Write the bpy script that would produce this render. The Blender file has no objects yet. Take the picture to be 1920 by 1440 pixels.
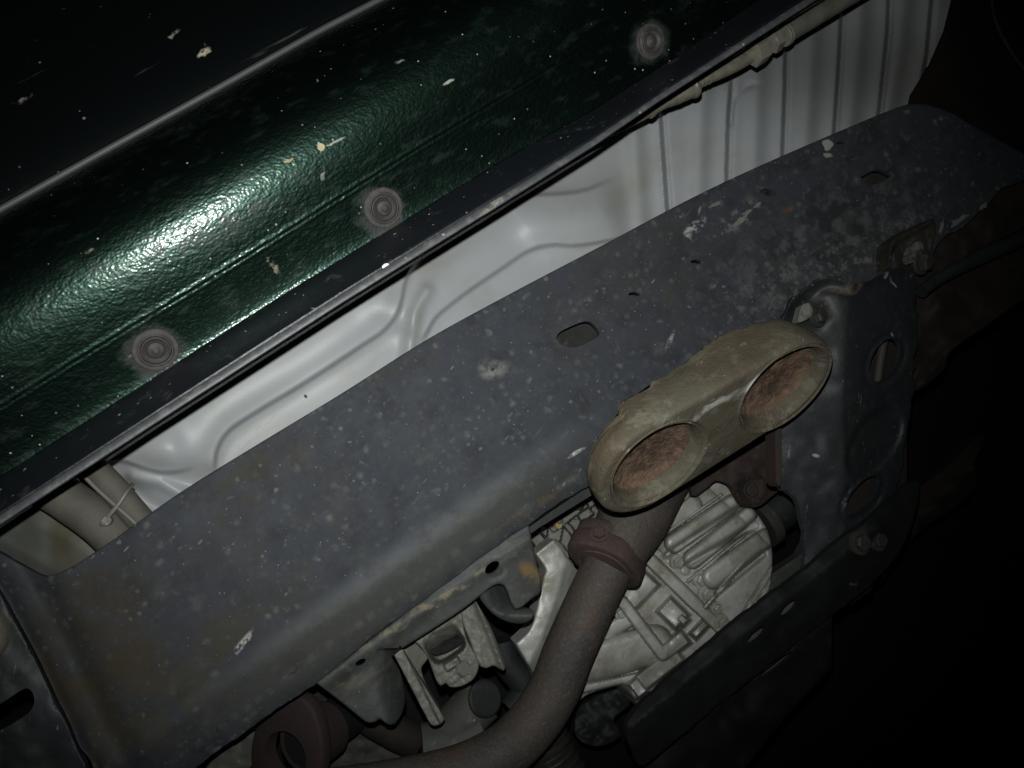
import bpy, bmesh, math, random
import numpy as np
from mathutils import Vector, Matrix
from mathutils.geometry import delaunay_2d_cdt

random.seed(7)
S = bpy.context.scene
C = S.collection
# ------------------------------------------------------------------ camera
# World frame: the vehicle stands on its wheels, Z is up, X runs along the chassis
# rail, Y across the vehicle.  The phone is held under the car looking up.
F = 1450.0                                   # focal length in photo pixels (1920 wide)
TILT = math.radians(13.5); DIRN = math.radians(31.7)
cd, sd, ct, st = math.cos(DIRN), math.sin(DIRN), math.cos(TILT), math.sin(TILT)
Xc = Vector((cd*ct, sd*ct, -st))
Zc = Vector((-cd*st, -sd*st, -ct))
Yc = Zc.cross(Xc)
M = Matrix((Xc, Yc, Zc))                     # camera -> world rotation
cam = bpy.data.cameras.new('camera')
cam.sensor_width = 36.0; cam.lens = 36.0*F/1920.0
cam.clip_start = 0.01; cam.clip_end = 50
camo = bpy.data.objects.new('camera', cam); C.objects.link(camo)
camo.matrix_world = M.to_4x4()
S.camera = camo
S.render.resolution_x = 1024; S.render.resolution_y = 768
# ------------------------------------------------------------------ light
w = bpy.data.worlds.new('World'); S.world = w; w.use_nodes = True
w.node_tree.nodes['Background'].inputs[0].default_value = (0.55, 0.65, 0.75, 1)
w.node_tree.nodes['Background'].inputs[1].default_value = 0.0012
S.view_settings.view_transform = 'Standard'; S.view_settings.look = 'None'
S.view_settings.exposure = 0.0; S.view_settings.gamma = 1.0
def aim(px, py):
    return (M @ Vector(((px-960)/F, (720-py)/F, -1.0))).normalized()
fl = bpy.data.lights.new('phone_flash', 'SPOT')
fl.energy = 11.0; fl.spot_size = math.radians(95); fl.spot_blend = 1.0
fl.shadow_soft_size = 0.0022; fl.color = (0.97, 1.0, 0.97)
flo = bpy.data.objects.new('phone_flash', fl); C.objects.link(flo)
flo.location = M @ Vector((-0.002, 0.0185, 0.0))
flo.rotation_euler = (-aim(790, 560)).to_track_quat('Z', 'Y').to_euler()

# ------------------------------------------------------------------ mapping
Mn = np.array(M)
def at(px, py, z):
    d = Mn @ np.array([(px-960)/F, (720-py)/F, -1.0])
    return Vector(d*(z/d[2]))
def atn(P, Z):
    """photo-pixel chart on horizontal planes: P (n,2), Z (n,) -> world (n,3)"""
    D = np.stack([(P[:, 0]-960)/F, (720-P[:, 1])/F, -np.ones(len(P))], 1) @ Mn.T
    return D*(np.asarray(Z)/D[:, 2])[:, None]
def mpp(z): return z/1490.0                  # metres per photo pixel at height z

# ------------------------------------------------------------------ numpy helpers
def hash2(ix, iy, s):
    n = (ix.astype(np.int64)*374761393 + iy.astype(np.int64)*668265263 + s*1442695041) & 0x7fffffff
    n = ((n ^ (n >> 13))*1274126177) & 0x7fffffff
    return ((n ^ (n >> 16)) & 0xffff)/65535.0
def vnoise(P, scale, s=0):
    x = P[:, 0]/scale; y = P[:, 1]/scale
    ix = np.floor(x); iy = np.floor(y); fx = x-ix; fy = y-iy
    fx = fx*fx*(3-2*fx); fy = fy*fy*(3-2*fy)
    a = hash2(ix, iy, s); b = hash2(ix+1, iy, s); c = hash2(ix, iy+1, s); d = hash2(ix+1, iy+1, s)
    return (a*(1-fx)+b*fx)*(1-fy)+(c*(1-fx)+d*fx)*fy - 0.5
def fbm(P, scale, s=0, o=3):
    return sum(vnoise(P, scale/2**k, s+k)*0.55**k for k in range(o))
def sstep(a, b, x):
    t = np.clip((x-a)/(b-a), 0, 1); return t*t*(3-2*t)
def sdist(P, L):
    """distance to a polyline (positive = right-hand side in the picture, y down) and arclength"""
    L = np.array(L, float); best = np.full(len(P), 1e9); sg = np.ones(len(P)); al = np.zeros(len(P)); acc = 0
    for i in range(len(L)-1):
        a, b = L[i], L[i+1]; d = b-a; ln = np.hypot(*d)
        t = ((P-a)@d)/(ln*ln); tc = np.clip(t, 0, 1)
        q = a+tc[:, None]*d; r = P-q; ds = np.hypot(r[:, 0], r[:, 1])
        cr = d[0]*r[:, 1]-d[1]*r[:, 0]
        m = ds < best-1e-9
        best[m] = ds[m]; sg[m] = np.sign(cr[m]+1e-12); al[m] = acc+tc[m]*ln; acc += ln
    return best*sg, al, acc
def inside(P, poly):
    poly = np.array(poly, float); r = np.zeros(len(P), bool); n = len(poly); j = n-1
    for i in range(n):
        xi, yi = poly[i]; xj, yj = poly[j]
        if yi != yj:
            m = ((yi > P[:, 1]) != (yj > P[:, 1])) & (P[:, 0] < (xj-xi)*(P[:, 1]-yi)/(yj-yi)+xi)
            r ^= m
        j = i
    return r
def crom(pts, step=None, closed=False, sub=8):
    """Catmull-Rom through points; a point given as (x,y,'c') stays a sharp corner"""
    P = [Vector(p[:2]) for p in pts]; cor = [len(p) > 2 and p[2] == 'c' for p in pts]; n = len(P); out = []
    rng = range(n if closed else n-1)
    for i in rng:
        a, b = P[i], P[(i+1) % n]
        p0 = P[i-1] if (closed or i > 0) else a
        p3 = P[(i+2) % n] if (closed or i+2 < n) else b
        ma = (b-p0)*0.5 if not cor[i] else (b-a)*0.9
        mb = (p3-a)*0.5 if not cor[(i+1) % n] else (b-a)*0.9
        # guard against overshoot with very unequal spacing
        l = (b-a).length
        if ma.length > 1.2*l: ma *= 1.2*l/ma.length
        if mb.length > 1.2*l: mb *= 1.2*l/mb.length
        k = max(1, int(l/step)) if step else sub
        for j in range(k):
            t = j/k
            out.append(((2*t**3-3*t*t+1)*a+(t**3-2*t*t+t)*ma+(-2*t**3+3*t*t)*b+(t**3-t*t)*mb))
    if not closed: out.append(P[-1])
    return [(v.x, v.y) for v in out]
def ell(cx, cy, a, b, ang=0, n=20):
    A = math.radians(ang); c, s = math.cos(A), math.sin(A)
    return [(cx+a*math.cos(t)*c-b*math.sin(t)*s, cy+a*math.cos(t)*s+b*math.sin(t)*c) for t in [2*math.pi*k/n for k in range(n)]]

# ------------------------------------------------------------------ scene helpers
def new_mesh(name, V, Fc, m, smooth=True):
    me = bpy.data.meshes.new(name); me.from_pydata([tuple(v) for v in V], [], [tuple(f) for f in Fc]); me.update()
    if smooth: me.polygons.foreach_set('use_smooth', [True]*len(me.polygons))
    me.materials.append(m); return me
ORG = {}
def thing(name, label, cat, loc, group=None):
    o = bpy.data.objects.new(name, None); C.objects.link(o); o.location = loc; o.empty_display_size = 0.02
    o['label'] = label; o['category'] = cat
    if group: o['group'] = group
    ORG[o] = Vector(loc); return o
def obj(name, me, parent=None, label=None, cat=None, kind=None, group=None):
    """world-space mesh -> object; children keep the origin of their thing"""
    o = bpy.data.objects.new(name, me); C.objects.link(o)
    if parent is not None:
        L = ORG[parent]; me.transform(Matrix.Translation(-L)); o.parent = parent; ORG[o] = L
    else:
        n = len(me.vertices); co = np.empty(n*3); me.vertices.foreach_get('co', co); L = Vector(co.reshape(-1, 3).mean(0))
        me.transform(Matrix.Translation(-L)); o.location = L; ORG[o] = L
    if label: o['label'] = label
    if cat: o['category'] = cat
    if kind: o['kind'] = kind
    if group: o['group'] = group
    return o
def place(name, me, parent, loc, axis, spin=0.0, scale=1.0, label=None):
    """link a shared local mesh (its +Z along axis) as a child of a thing"""
    o = bpy.data.objects.new(name, me); C.objects.link(o); o.parent = parent
    o.rotation_mode = 'QUATERNION'
    q = Vector(axis).to_track_quat('Z', 'Y') @ Matrix.Rotation(spin, 3, 'Z').to_quaternion()
    o.rotation_quaternion = q; o.location = Vector(loc)-ORG[parent]; o.scale = (scale,)*3
    ORG[o] = ORG[parent]
    if label: o['label'] = label
    return o
def sheet(name, outline, hf, m, step=6, thick=0.003, holes=(), edge=0, back=None, smooth=True, rag=0.0, rsc=16):
    """stamped sheet/casting: outline in the photo chart, height field hf(P)->z, real thickness upwards"""
    O = [tuple(p) for p in outline]
    def dens(poly, st):
        out = []
        for i in range(len(poly)):
            a = np.array(poly[i-1], float); b = np.array(poly[i], float); k = max(1, int(np.hypot(*(b-a))/st))
            for j in range(k): out.append(tuple(a+(b-a)*j/k))
        return out
    O = dens(O, step*1.2 if not rag else min(step, 4)); H = [list(h) for h in holes]
    if rag:
        Oa = np.array(O); t = np.roll(Oa, -2, 0)-np.roll(Oa, 2, 0); t /= (np.hypot(t[:, 0], t[:, 1])+1e-9)[:, None]
        q = fbm(Oa, rsc, 77, 3); q = q+0.6*np.minimum(0, vnoise(Oa, rsc*0.45, 5)+0.1)
        O = [tuple(p) for p in Oa+np.stack([t[:, 1], -t[:, 0]], 1)*(q*rag*2)[:, None]]
    A = np.array(O); x0, y0 = A.min(0); x1, y1 = A.max(0)
    gx, gy = np.meshgrid(np.arange(x0, x1, step), np.arange(y0, y1, step*0.866))
    gx = gx + (np.arange(gx.shape[0]) % 2)[:, None]*step*0.5
    P = np.stack([gx.ravel(), gy.ravel()], 1); P = P[inside(P, O)]
    dO, _, _ = sdist(P, O+[O[0]]); dO = np.abs(dO)
    keep = dO > max(step*0.55, edge*1.15)
    for h in H:
        dh, _, _ = sdist(P, h+[h[0]]); keep &= (np.abs(dh) > step*0.5) & ~inside(P, h)
    P = P[keep]
    ring = []
    if edge:
        Oa = np.array(O); t = np.roll(Oa, -1, 0)-np.roll(Oa, 1, 0); t /= (np.hypot(t[:, 0], t[:, 1])+1e-9)[:, None]
        nn = np.stack([t[:, 1], -t[:, 0]], 1)
        R = np.vstack([Oa+nn*s_*edge*fr for fr in (0.12, 0.35, 0.65, 1.0) for s_ in (1, -1)])
        R = R[inside(R, O)]
        if len(R):
            ring = R; d, _, _ = sdist(R, O+[O[0]]); R = R[np.abs(d) > edge*0.1]
            P = np.vstack([P, R])
    pts = [Vector(p) for p in O]; loops = [list(range(len(O)))]
    for h in H:
        loops.append(list(range(len(pts), len(pts)+len(h)))); pts += [Vector(p) for p in h]
    pts += [Vector(p) for p in P]
    # scrub near duplicates is left to the CDT epsilon
    vs, es, fs, *_ = delaunay_2d_cdt(pts, [], loops, 0, 1e-3)
    V2 = np.array([(v.x, v.y) for v in vs])
    fs = [f for f in fs if len(f) == 3]
    cen = V2[np.array(fs)].mean(1); ok = inside(cen, O)
    for h in H: ok &= ~inside(cen, h)
    fs = [f for f, k in zip(fs, ok) if k]
    Z = hf(V2)
    if edge:
        d, _, _ = sdist(V2, O+[O[0]]); d = np.clip(np.abs(d)/edge, 0, 1)
        Z = Z + edge*mpp(float(np.mean(Z)))*(1-np.sqrt(np.maximum(0, 1-(1-d)**2)))
    W = atn(V2, Z); n = len(W)
    Zb = (Z+thick) if back is None else np.maximum(np.full(n, back), Z+0.0005)
    Wb = W.copy(); Wb[:, 2] = Zb                 # walls go straight up, as pressed or cast
    F2 = []
    a, b, c = (W[fs[0][k]] for k in range(3))
    up = np.cross(b-a, c-a)[2] > 0
    fr = [tuple(reversed(f)) if up else tuple(f) for f in fs]
    F2 += fr; F2 += [tuple(i+n for i in reversed(f)) for f in fr]
    cnt = {}
    for f in fr:
        for i in range(len(f)):
            e = (f[i], f[(i+1) % len(f)]); cnt[e] = 1
    for (i, j) in list(cnt):
        if (j, i) not in cnt: F2.append((j, i, i+n, j+n))
    me = new_mesh(name, np.vstack([W, Wb]), F2, m, smooth)
    # sharp rim so that front and wall shade separately
    bm = bmesh.new(); bm.from_mesh(me)
    for v in [v for v in bm.verts if not v.link_faces]: bm.verts.remove(v)
    for e in bm.edges:
        if len(e.link_faces) == 2 and e.calc_face_angle(0) > math.radians(48): e.smooth = False
    bm.to_mesh(me); bm.free()
    return me
def tube(name, pts, r, m, n=20, caps=True, hollow=0.0, closed=False):
    pts = [Vector(p) for p in pts]; V = []; Fc = []; k = len(pts)
    rr = r if isinstance(r, (list, tuple)) else [r]*k
    up = None
    for i, p in enumerate(pts):
        t = (pts[min(i+1, k-1)]-pts[max(i-1, 0)]).normalized()
        if up is None: up = t.orthogonal().normalized()
        up = (up-t*up.dot(t)).normalized(); s = t.cross(up)
        for j in range(n):
            a = 2*math.pi*j/n; V.append(p+(up*math.cos(a)+s*math.sin(a))*rr[i])
    for i in range(k-1):
        for j in range(n):
            j2 = (j+1) % n; Fc.append((i*n+j, i*n+j2, (i+1)*n+j2, (i+1)*n+j))
    if caps: Fc.append(tuple(reversed(range(n)))); Fc.append(tuple(range((k-1)*n, k*n)))
    me = new_mesh(name, V, Fc, m)
    sharpen(me); return me
def sharpen(me, ang=42):
    bm = bmesh.new(); bm.from_mesh(me)
    bmesh.ops.recalc_face_normals(bm, faces=bm.faces)
    for e in bm.edges:
        if len(e.link_faces) == 2 and e.calc_face_angle(0) > math.radians(ang): e.smooth = False
    bm.to_mesh(me); bm.free()
def spline3(P, sub=8):
    P = [Vector(p) for p in P]; out = []
    for i in range(len(P)-1):
        p0 = P[max(i-1, 0)]; a = P[i]; b = P[i+1]; p3 = P[min(i+2, len(P)-1)]
        for j in range(sub):
            t = j/sub
            out.append(0.5*((2*a)+(b-p0)*t+(2*p0-5*a+4*b-p3)*t*t+(3*a-p0-3*b+p3)*t**3))
    out.append(P[-1]); return out
def lathe(name, prof, m, n=28, poly=None, closed=False):
    """profile (r,z) round +Z; poly = list of bool per row: hexagonal row"""
    V = []; Fc = []
    for i, (r, z) in enumerate(prof):
        for j in range(n):
            a = 2*math.pi*j/n; q = r
            if poly and poly[i]:
                b = (a % (math.pi/3))-math.pi/6; q = r*math.cos(math.pi/6)/math.cos(b)
            V.append((q*math.cos(a), q*math.sin(a), z))
    for i in range(len(prof)-1):
        for j in range(n):
            j2 = (j+1) % n; Fc.append((i*n+j, i*n+j2, (i+1)*n+j2, (i+1)*n+j))
    if closed:
        t = (len(prof)-1)*n
        for j in range(n): Fc.append((t+j, t+(j+1) % n, (j+1) % n, j))
    else: Fc.append(tuple(reversed(range(n)))); Fc.append(tuple(range((len(prof)-1)*n, len(prof)*n)))
    me = new_mesh(name, V, Fc, m); sharpen(me, 35); return me
def path(pl, z, sub=8):
    """pixel path at height(s) z -> world points"""
    zs = z if isinstance(z, (list, tuple)) else [z]*len(pl)
    return spline3([at(p[0], p[1], q) for p, q in zip(pl, zs)], sub)

# ------------------------------------------------------------------ materials
def material(name, base, rough=0.6, metal=0.0, layers=(), bumps=(), coat=0.0, coat_rough=0.1, spec=0.5, rough_var=0.0):
    m = bpy.data.materials.new(name); m.use_nodes = True; nt = m.node_tree; N = nt.nodes; L = nt.links
    bs = N['Principled BSDF']
    geo = N.new('ShaderNodeNewGeometry')
    def node(t, **k):
        n = N.new(t)
        for a, b in k.items(): setattr(n, a, b)
        return n
    def val(x, a, b, op, clamp=False):
        n = node('ShaderNodeMath', operation=op, use_clamp=clamp)
        for i, q in enumerate((a, b)):
            if q is None: continue
            if isinstance(q, (int, float)): n.inputs[i].default_value = q
            else: L.new(q, n.inputs[i])
        return n.outputs[0]
    def mapr(src, lo, hi, to0=0.0, to1=1.0):
        n = node('ShaderNodeMapRange', interpolation_type='SMOOTHSTEP'); L.new(src, n.inputs[0])
        n.inputs[1].default_value = lo; n.inputs[2].default_value = hi; n.inputs[3].default_value = to0; n.inputs[4].default_value = to1
        return n.outputs[0]
    def coords(rot=0.0, scale=(1, 1, 1), warp=0.0, wscale=30):
        src = geo.outputs['Position']
        if warp:
            nz = node('ShaderNodeTexNoise'); nz.inputs['Scale'].default_value = wscale; L.new(src, nz.inputs['Vector'])
            sb = node('ShaderNodeVectorMath', operation='SUBTRACT'); L.new(nz.outputs['Color'], sb.inputs[0]); sb.inputs[1].default_value = (0.5, 0.5, 0.5)
            sc = node('ShaderNodeVectorMath', operation='SCALE'); L.new(sb.outputs[0], sc.inputs[0]); sc.inputs['Scale'].default_value = warp
            ad = node('ShaderNodeVectorMath', operation='ADD'); L.new(src, ad.inputs[0]); L.new(sc.outputs[0], ad.inputs[1]); src = ad.outputs[0]
        # rotate first, then stretch
        a = node('ShaderNodeVectorRotate', rotation_type='Z_AXIS'); L.new(src, a.inputs['Vector']); a.inputs['Angle'].default_value = rot
        mp = node('ShaderNodeMapping'); L.new(a.outputs[0], mp.inputs['Vector']); mp.inputs['Scale'].default_value = scale
        return mp.outputs[0]
    def noise(sc, det=4, rough_=0.55, vec=None):
        n = node('ShaderNodeTexNoise'); n.inputs['Scale'].default_value = sc; n.inputs['Detail'].default_value = det; n.inputs['Roughness'].default_value = rough_
        L.new(vec if vec is not None else geo.outputs['Position'], n.inputs['Vector']); return n.outputs['Fac']
    def mask(l):
        k = l['k']
        if k == 'noise': f = mapr(noise(l['s'], l.get('d', 5), l.get('r', 0.6), coords(l.get('rot', 0), l.get('st', (1, 1, 1)))), l['lo'], l['hi'])
        elif k == 'spots':          # round marks of uneven size
            v = node('ShaderNodeTexVoronoi'); v.inputs['Scale'].default_value = l['s']; v.inputs['Randomness'].default_value = 1.0
            L.new(coords(l.get('rot', 0), l.get('st', (1, 1, 1)), l.get('warp', 0.0), l.get('ws', 200)), v.inputs['Vector'])
            sp = node('ShaderNodeSeparateColor'); L.new(v.outputs['Color'], sp.inputs[0])
            rad = mapr(sp.outputs[0], l.get('lo', 0.6), 1.0, 0.0, l.get('rad', 0.35))
            q = val(0, rad, v.outputs['Distance'], 'SUBTRACT'); f = mapr(q, 0.0, l.get('soft', 0.08))
            f = val(0, f, mapr(sp.outputs[1], 0, 1, 0.35, 1.0), 'MULTIPLY')
        elif k == 'blob':
            src = coords(0, (1, 1, 1), l.get('warp', 0.012), l.get('ws', 60))
            sb = node('ShaderNodeVectorMath', operation='SUBTRACT'); L.new(src, sb.inputs[0]); sb.inputs[1].default_value = l['at']
            a = node('ShaderNodeVectorRotate', rotation_type='Z_AXIS'); L.new(sb.outputs[0], a.inputs['Vector']); a.inputs['Angle'].default_value = l.get('rot', 0)
            mp = node('ShaderNodeMapping'); L.new(a.outputs[0], mp.inputs['Vector']); r = l['rad']; mp.inputs['Scale'].default_value = (1/r[0], 1/r[1], 0.0)
            ln = node('ShaderNodeVectorMath', operation='LENGTH'); L.new(mp.outputs[0], ln.inputs[0])
            f = mapr(ln.outputs['Value'], 1.0, l.get('inner', 0.3))
        if 'n2' in l:               # break the mask up with a second noise
            s2, lo2, hi2 = l['n2']; f = val(0, f, mapr(noise(s2, 6, 0.65), lo2, hi2), 'MULTIPLY')
        return val(0, f, l.get('a', 1.0), 'MULTIPLY', True)
    rgb = node('ShaderNodeRGB'); rgb.outputs[0].default_value = (*base, 1); col = rgb.outputs[0]
    rsock = None; rv = node('ShaderNodeValue'); rv.outputs[0].default_value = rough; rsock = rv.outputs[0]
    if rough_var:
        rsock = val(0, rsock, mapr(noise(45, 6, 0.7), 0.3, 0.7, -rough_var, rough_var), 'ADD', True)
    msock = None
    for l in layers:
        f = mask(l); mx = node('ShaderNodeMix', data_type='RGBA'); L.new(f, mx.inputs[0]); L.new(col, mx.inputs[6]); mx.inputs[7].default_value = (*l['c'], 1); col = mx.outputs[2]
        if 'rough' in l:
            mr = node('ShaderNodeMix', data_type='FLOAT'); L.new(f, mr.inputs[0]); L.new(rsock, mr.inputs[2]); mr.inputs[3].default_value = l['rough']; rsock = mr.outputs[0]
        if l.get('nocoat') and (metal or coat):
            msock = f if msock is None else val(0, msock, f, 'MAXIMUM')
    L.new(col, bs.inputs['Base Color']); L.new(rsock, bs.inputs['Roughness'])
    bs.inputs['Metallic'].default_value = metal; bs.inputs['Coat Weight'].default_value = coat; bs.inputs['Coat Roughness'].default_value = coat_rough
    bs.inputs['Specular IOR Level'].default_value = spec
    if msock is not None:
        inv = val(0, 1.0, msock, 'SUBTRACT', True)
        L.new(val(0, inv, metal, 'MULTIPLY'), bs.inputs['Metallic']); L.new(val(0, inv, coat, 'MULTIPLY'), bs.inputs['Coat Weight'])
    prev = None
    for b in bumps:                 # (kind, scale, distance, strength, rot, stretch)
        kind, sc, dist, stg = b[:4]; rot = b[4] if len(b) > 4 else 0; sx = b[5] if len(b) > 5 else (1, 1, 1)
        v = coords(rot, sx, 0.0)
        if kind == 'noise': h = noise(sc, 5, 0.6, v)
        elif kind == 'soft': h = noise(sc, 1.5, 0.4, v)
        else:
            vo = node('ShaderNodeTexVoronoi', feature='SMOOTH_F1'); vo.inputs['Scale'].default_value = sc; vo.inputs['Smoothness'].default_value = 0.6
            L.new(v, vo.inputs['Vector']); h = vo.outputs['Distance']
        bp = node('ShaderNodeBump'); bp.inputs['Strength'].default_value = stg; bp.inputs['Distance'].default_value = dist; L.new(h, bp.inputs['Height'])
        if prev: L.new(prev, bp.inputs['Normal'])
        prev = bp.outputs[0]
    if prev:
        L.new(prev, bs.inputs['Normal'])
        if coat: L.new(prev, bs.inputs['Coat Normal'])
    return m

def W3(px, py, z): return tuple(at(px, py, z))
ZR = 0.45
def blob(px, py, rx, ry, c, ang=0, a=1.0, z=ZR, n2=None, inner=0.3, warp=0.012, ws=60, rough=0.85):
    # ang: degrees from the rail direction
    k = mpp(z); d = dict(k='blob', at=W3(px, py, z), rad=(rx*k, ry*k), rot=-math.radians(ang), c=c, a=a, inner=inner, warp=warp, ws=ws, rough=rough)
    if n2: d['n2'] = n2
    return d
SCR = math.radians(20)    # scratches lean steeper than the rail
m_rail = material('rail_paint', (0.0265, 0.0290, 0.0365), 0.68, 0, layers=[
    dict(k='noise', s=9, lo=0.42, hi=0.72, c=(0.032, 0.0335, 0.034), a=0.7),
    dict(k='noise', s=110, lo=0.5, hi=0.70, c=(0.038, 0.041, 0.046), a=0.6),
    dict(k='noise', s=70, lo=0.48, hi=0.66, c=(0.013, 0.0135, 0.016), a=0.5),
    dict(k='noise', s=260, lo=0.56, hi=0.70, c=(0.068, 0.071, 0.074), a=0.55, n2=(28, 0.38, 0.62)),
    dict(k='noise', s=16, lo=0.50, hi=0.66, c=(0.036, 0.033, 0.024), a=0.55, n2=(140, 0.40, 0.62)),
    dict(k='spots', s=185, lo=0.30, rad=0.62, soft=0.60, c=(0.105, 0.110, 0.108), a=0.85, warp=0.005, ws=220, n2=(24, 0.30, 0.58), rough=0.8),
    dict(k='spots', s=70, lo=0.45, rad=0.50, soft=0.40, c=(0.068, 0.070, 0.066), a=0.8, warp=0.012, ws=120, n2=(200, 0.32, 0.62), rough=0.8),
    dict(k='spots', s=210, lo=0.62, rad=0.30, soft=0.14, c=(0.115, 0.12, 0.118), a=0.7, warp=0.003, ws=300),
    dict(k='spots', s=520, lo=0.78, rad=0.22, soft=0.10, c=(0.30, 0.31, 0.30), a=0.7),
    dict(k='spots', s=230, lo=0.84, rad=0.20, soft=0.08, c=(0.18, 0.185, 0.18), a=0.6, rot=SCR, st=(0.35, 1.4, 1)),
    dict(k='noise', s=170, lo=0.64, hi=0.76, c=(0.13, 0.132, 0.13), a=0.45, rot=SCR, st=(0.10, 1.3, 1), d=3, n2=(20, 0.48, 0.66)),
    blob(330, 1290, 330, 95, (0.045, 0.040, 0.026), -8, 0.7, n2=(55, 0.38, 0.62)),
    blob(180, 1250, 190, 150, (0.042, 0.031, 0.017), -40, 0.8, n2=(40, 0.36, 0.60)),
    blob(160, 1130, 150, 70, (0.034, 0.028, 0.018), 0, 0.7, n2=(50, 0.35, 0.65)),
    blob(480, 900, 170, 60, (0.048, 0.040, 0.022), -10, 0.6, n2=(60, 0.40, 0.62)),
    blob(800, 655, 150, 40, (0.048, 0.042, 0.028), 0, 0.6, n2=(60, 0.42, 0.62)),
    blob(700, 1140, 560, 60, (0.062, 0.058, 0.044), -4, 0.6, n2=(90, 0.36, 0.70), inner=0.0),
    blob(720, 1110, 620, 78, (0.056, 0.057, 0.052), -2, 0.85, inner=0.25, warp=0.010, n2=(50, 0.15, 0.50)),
    blob(780, 1018, 560, 36, (0.088, 0.093, 0.102), -2.5, 0.8, inner=0.0, warp=0.006, n2=(70, 0.22, 0.58)),  # bluish sheen of the fold, painted into the colour
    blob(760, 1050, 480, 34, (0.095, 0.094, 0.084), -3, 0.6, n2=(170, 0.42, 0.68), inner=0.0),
    blob(1010, 945, 130, 12, (0.075, 0.062, 0.036), 0, 0.6, n2=(90, 0.40, 0.60)),
    blob(925, 695, 42, 26, (0.16, 0.16, 0.15), 10, 0.9, n2=(150, 0.36, 0.58)),
    blob(925, 693, 7, 5, (0.02, 0.02, 0.016), 0, 1.0, warp=0.003),
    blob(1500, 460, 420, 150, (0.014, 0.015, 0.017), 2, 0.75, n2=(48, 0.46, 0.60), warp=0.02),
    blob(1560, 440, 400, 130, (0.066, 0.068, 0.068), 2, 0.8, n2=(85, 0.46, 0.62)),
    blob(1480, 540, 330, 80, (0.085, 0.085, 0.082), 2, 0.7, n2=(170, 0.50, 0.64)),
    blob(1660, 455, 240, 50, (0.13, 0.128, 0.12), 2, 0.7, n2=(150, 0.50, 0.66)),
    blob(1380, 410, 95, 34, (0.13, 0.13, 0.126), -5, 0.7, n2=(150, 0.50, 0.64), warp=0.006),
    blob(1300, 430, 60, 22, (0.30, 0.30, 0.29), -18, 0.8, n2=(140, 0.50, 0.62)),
    blob(1552, 272, 14, 13, (0.24, 0.24, 0.22), 0, 1.0, inner=0.8, warp=0.005, ws=180),
    blob(1551, 292, 7, 16, (0.20, 0.20, 0.18), -60, 1.0, inner=0.6, warp=0.004, ws=180),
    blob(1478, 393, 20, 11, (0.11, 0.045, 0.018), 0, 0.9, n2=(150, 0.38, 0.6)),
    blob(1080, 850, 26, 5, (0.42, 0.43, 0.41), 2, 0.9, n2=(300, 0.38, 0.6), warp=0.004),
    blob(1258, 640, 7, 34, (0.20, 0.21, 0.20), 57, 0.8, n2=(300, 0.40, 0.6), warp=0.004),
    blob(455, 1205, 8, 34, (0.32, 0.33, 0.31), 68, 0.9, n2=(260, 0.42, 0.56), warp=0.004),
    blob(1500, 620, 90, 40, (0.13, 0.12, 0.10), 0, 0.7, n2=(120, 0.42, 0.6)),
    ], bumps=[('noise', 35, 0.0010, 0.2), ('noise', 260, 0.0004, 0.35), ('voro', 900, 0.0002, 0.25)], spec=0.22, rough_var=0.06)
GREEN = (0.0095, 0.0220, 0.0162)
m_green = material('textured_green_paint', GREEN, 0.38, 0.95, layers=[
    dict(k='noise', s=140, lo=0.52, hi=0.74, c=(0.014, 0.016, 0.016), a=0.25, rough=0.8, nocoat=True, st=(0.5, 1, 1)),
    dict(k='noise', s=22, lo=0.60, hi=0.74, c=(0.022, 0.022, 0.021), a=0.3, rough=0.85, nocoat=True, st=(0.4, 1.2, 1), n2=(160, 0.4, 0.6)),
    dict(k='spots', s=110, lo=0.90, rad=0.16, soft=0.05, c=(0.30, 0.29, 0.26), a=0.8, nocoat=True, rough=0.9, warp=0.006, ws=250, st=(0.5, 1, 1), rot=SCR),
    dict(k='spots', s=420, lo=0.90, rad=0.25, soft=0.06, c=(0.40, 0.40, 0.38), a=0.8, nocoat=True, rough=0.9),
    *[blob(x, y, 62, 50, (0.020, 0.018, 0.019), 0, 0.85, z=0.40, inner=0.5, warp=0.010, ws=120, n2=(130, 0.25, 0.55)) | dict(nocoat=True) for x, y in ((286, 660), (712, 394), (1217, 80))],
    blob(605, 293, 9, 6, (0.55, 0.47, 0.30), 0, 1.0, z=0.39, warp=0.004, ws=200),
    blob(545, 318, 10, 4, (0.42, 0.36, 0.22), 0, 1.0, z=0.39, warp=0.004, ws=200),
    blob(630, 282, 26, 2.5, (0.35, 0.36, 0.30), 0, 0.8, z=0.39, warp=0.002, ws=200),
    blob(836, 170, 18, 4, (0.45, 0.45, 0.38), -4, 1.0, z=0.39, warp=0.003, ws=200),
    blob(748, 140, 14, 8, (0.40, 0.38, 0.33), 0, 0.8, z=0.39, warp=0.006, ws=200, n2=(300, 0.4, 0.6)),
    blob(515, 500, 10, 20, (0.34, 0.30, 0.23), 0, 0.8, z=0.40, warp=0.006, ws=200, n2=(250, 0.45, 0.6)),
    blob(180, 478, 10, 5, (0.30, 0.28, 0.2), 0, 0.9, z=0.385, warp=0.006, ws=200, n2=(250, 0.4, 0.6)),
    ], bumps=[('soft', 460, 0.0008, 0.30, 0.12, (0.62, 1.0, 1.0)), ('voro', 800, 0.0004, 0.26, 0, (0.8, 1, 1)), ('noise', 1200, 0.0001, 0.2)],
    coat=0.42, coat_rough=0.19, spec=0.5)
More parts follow.
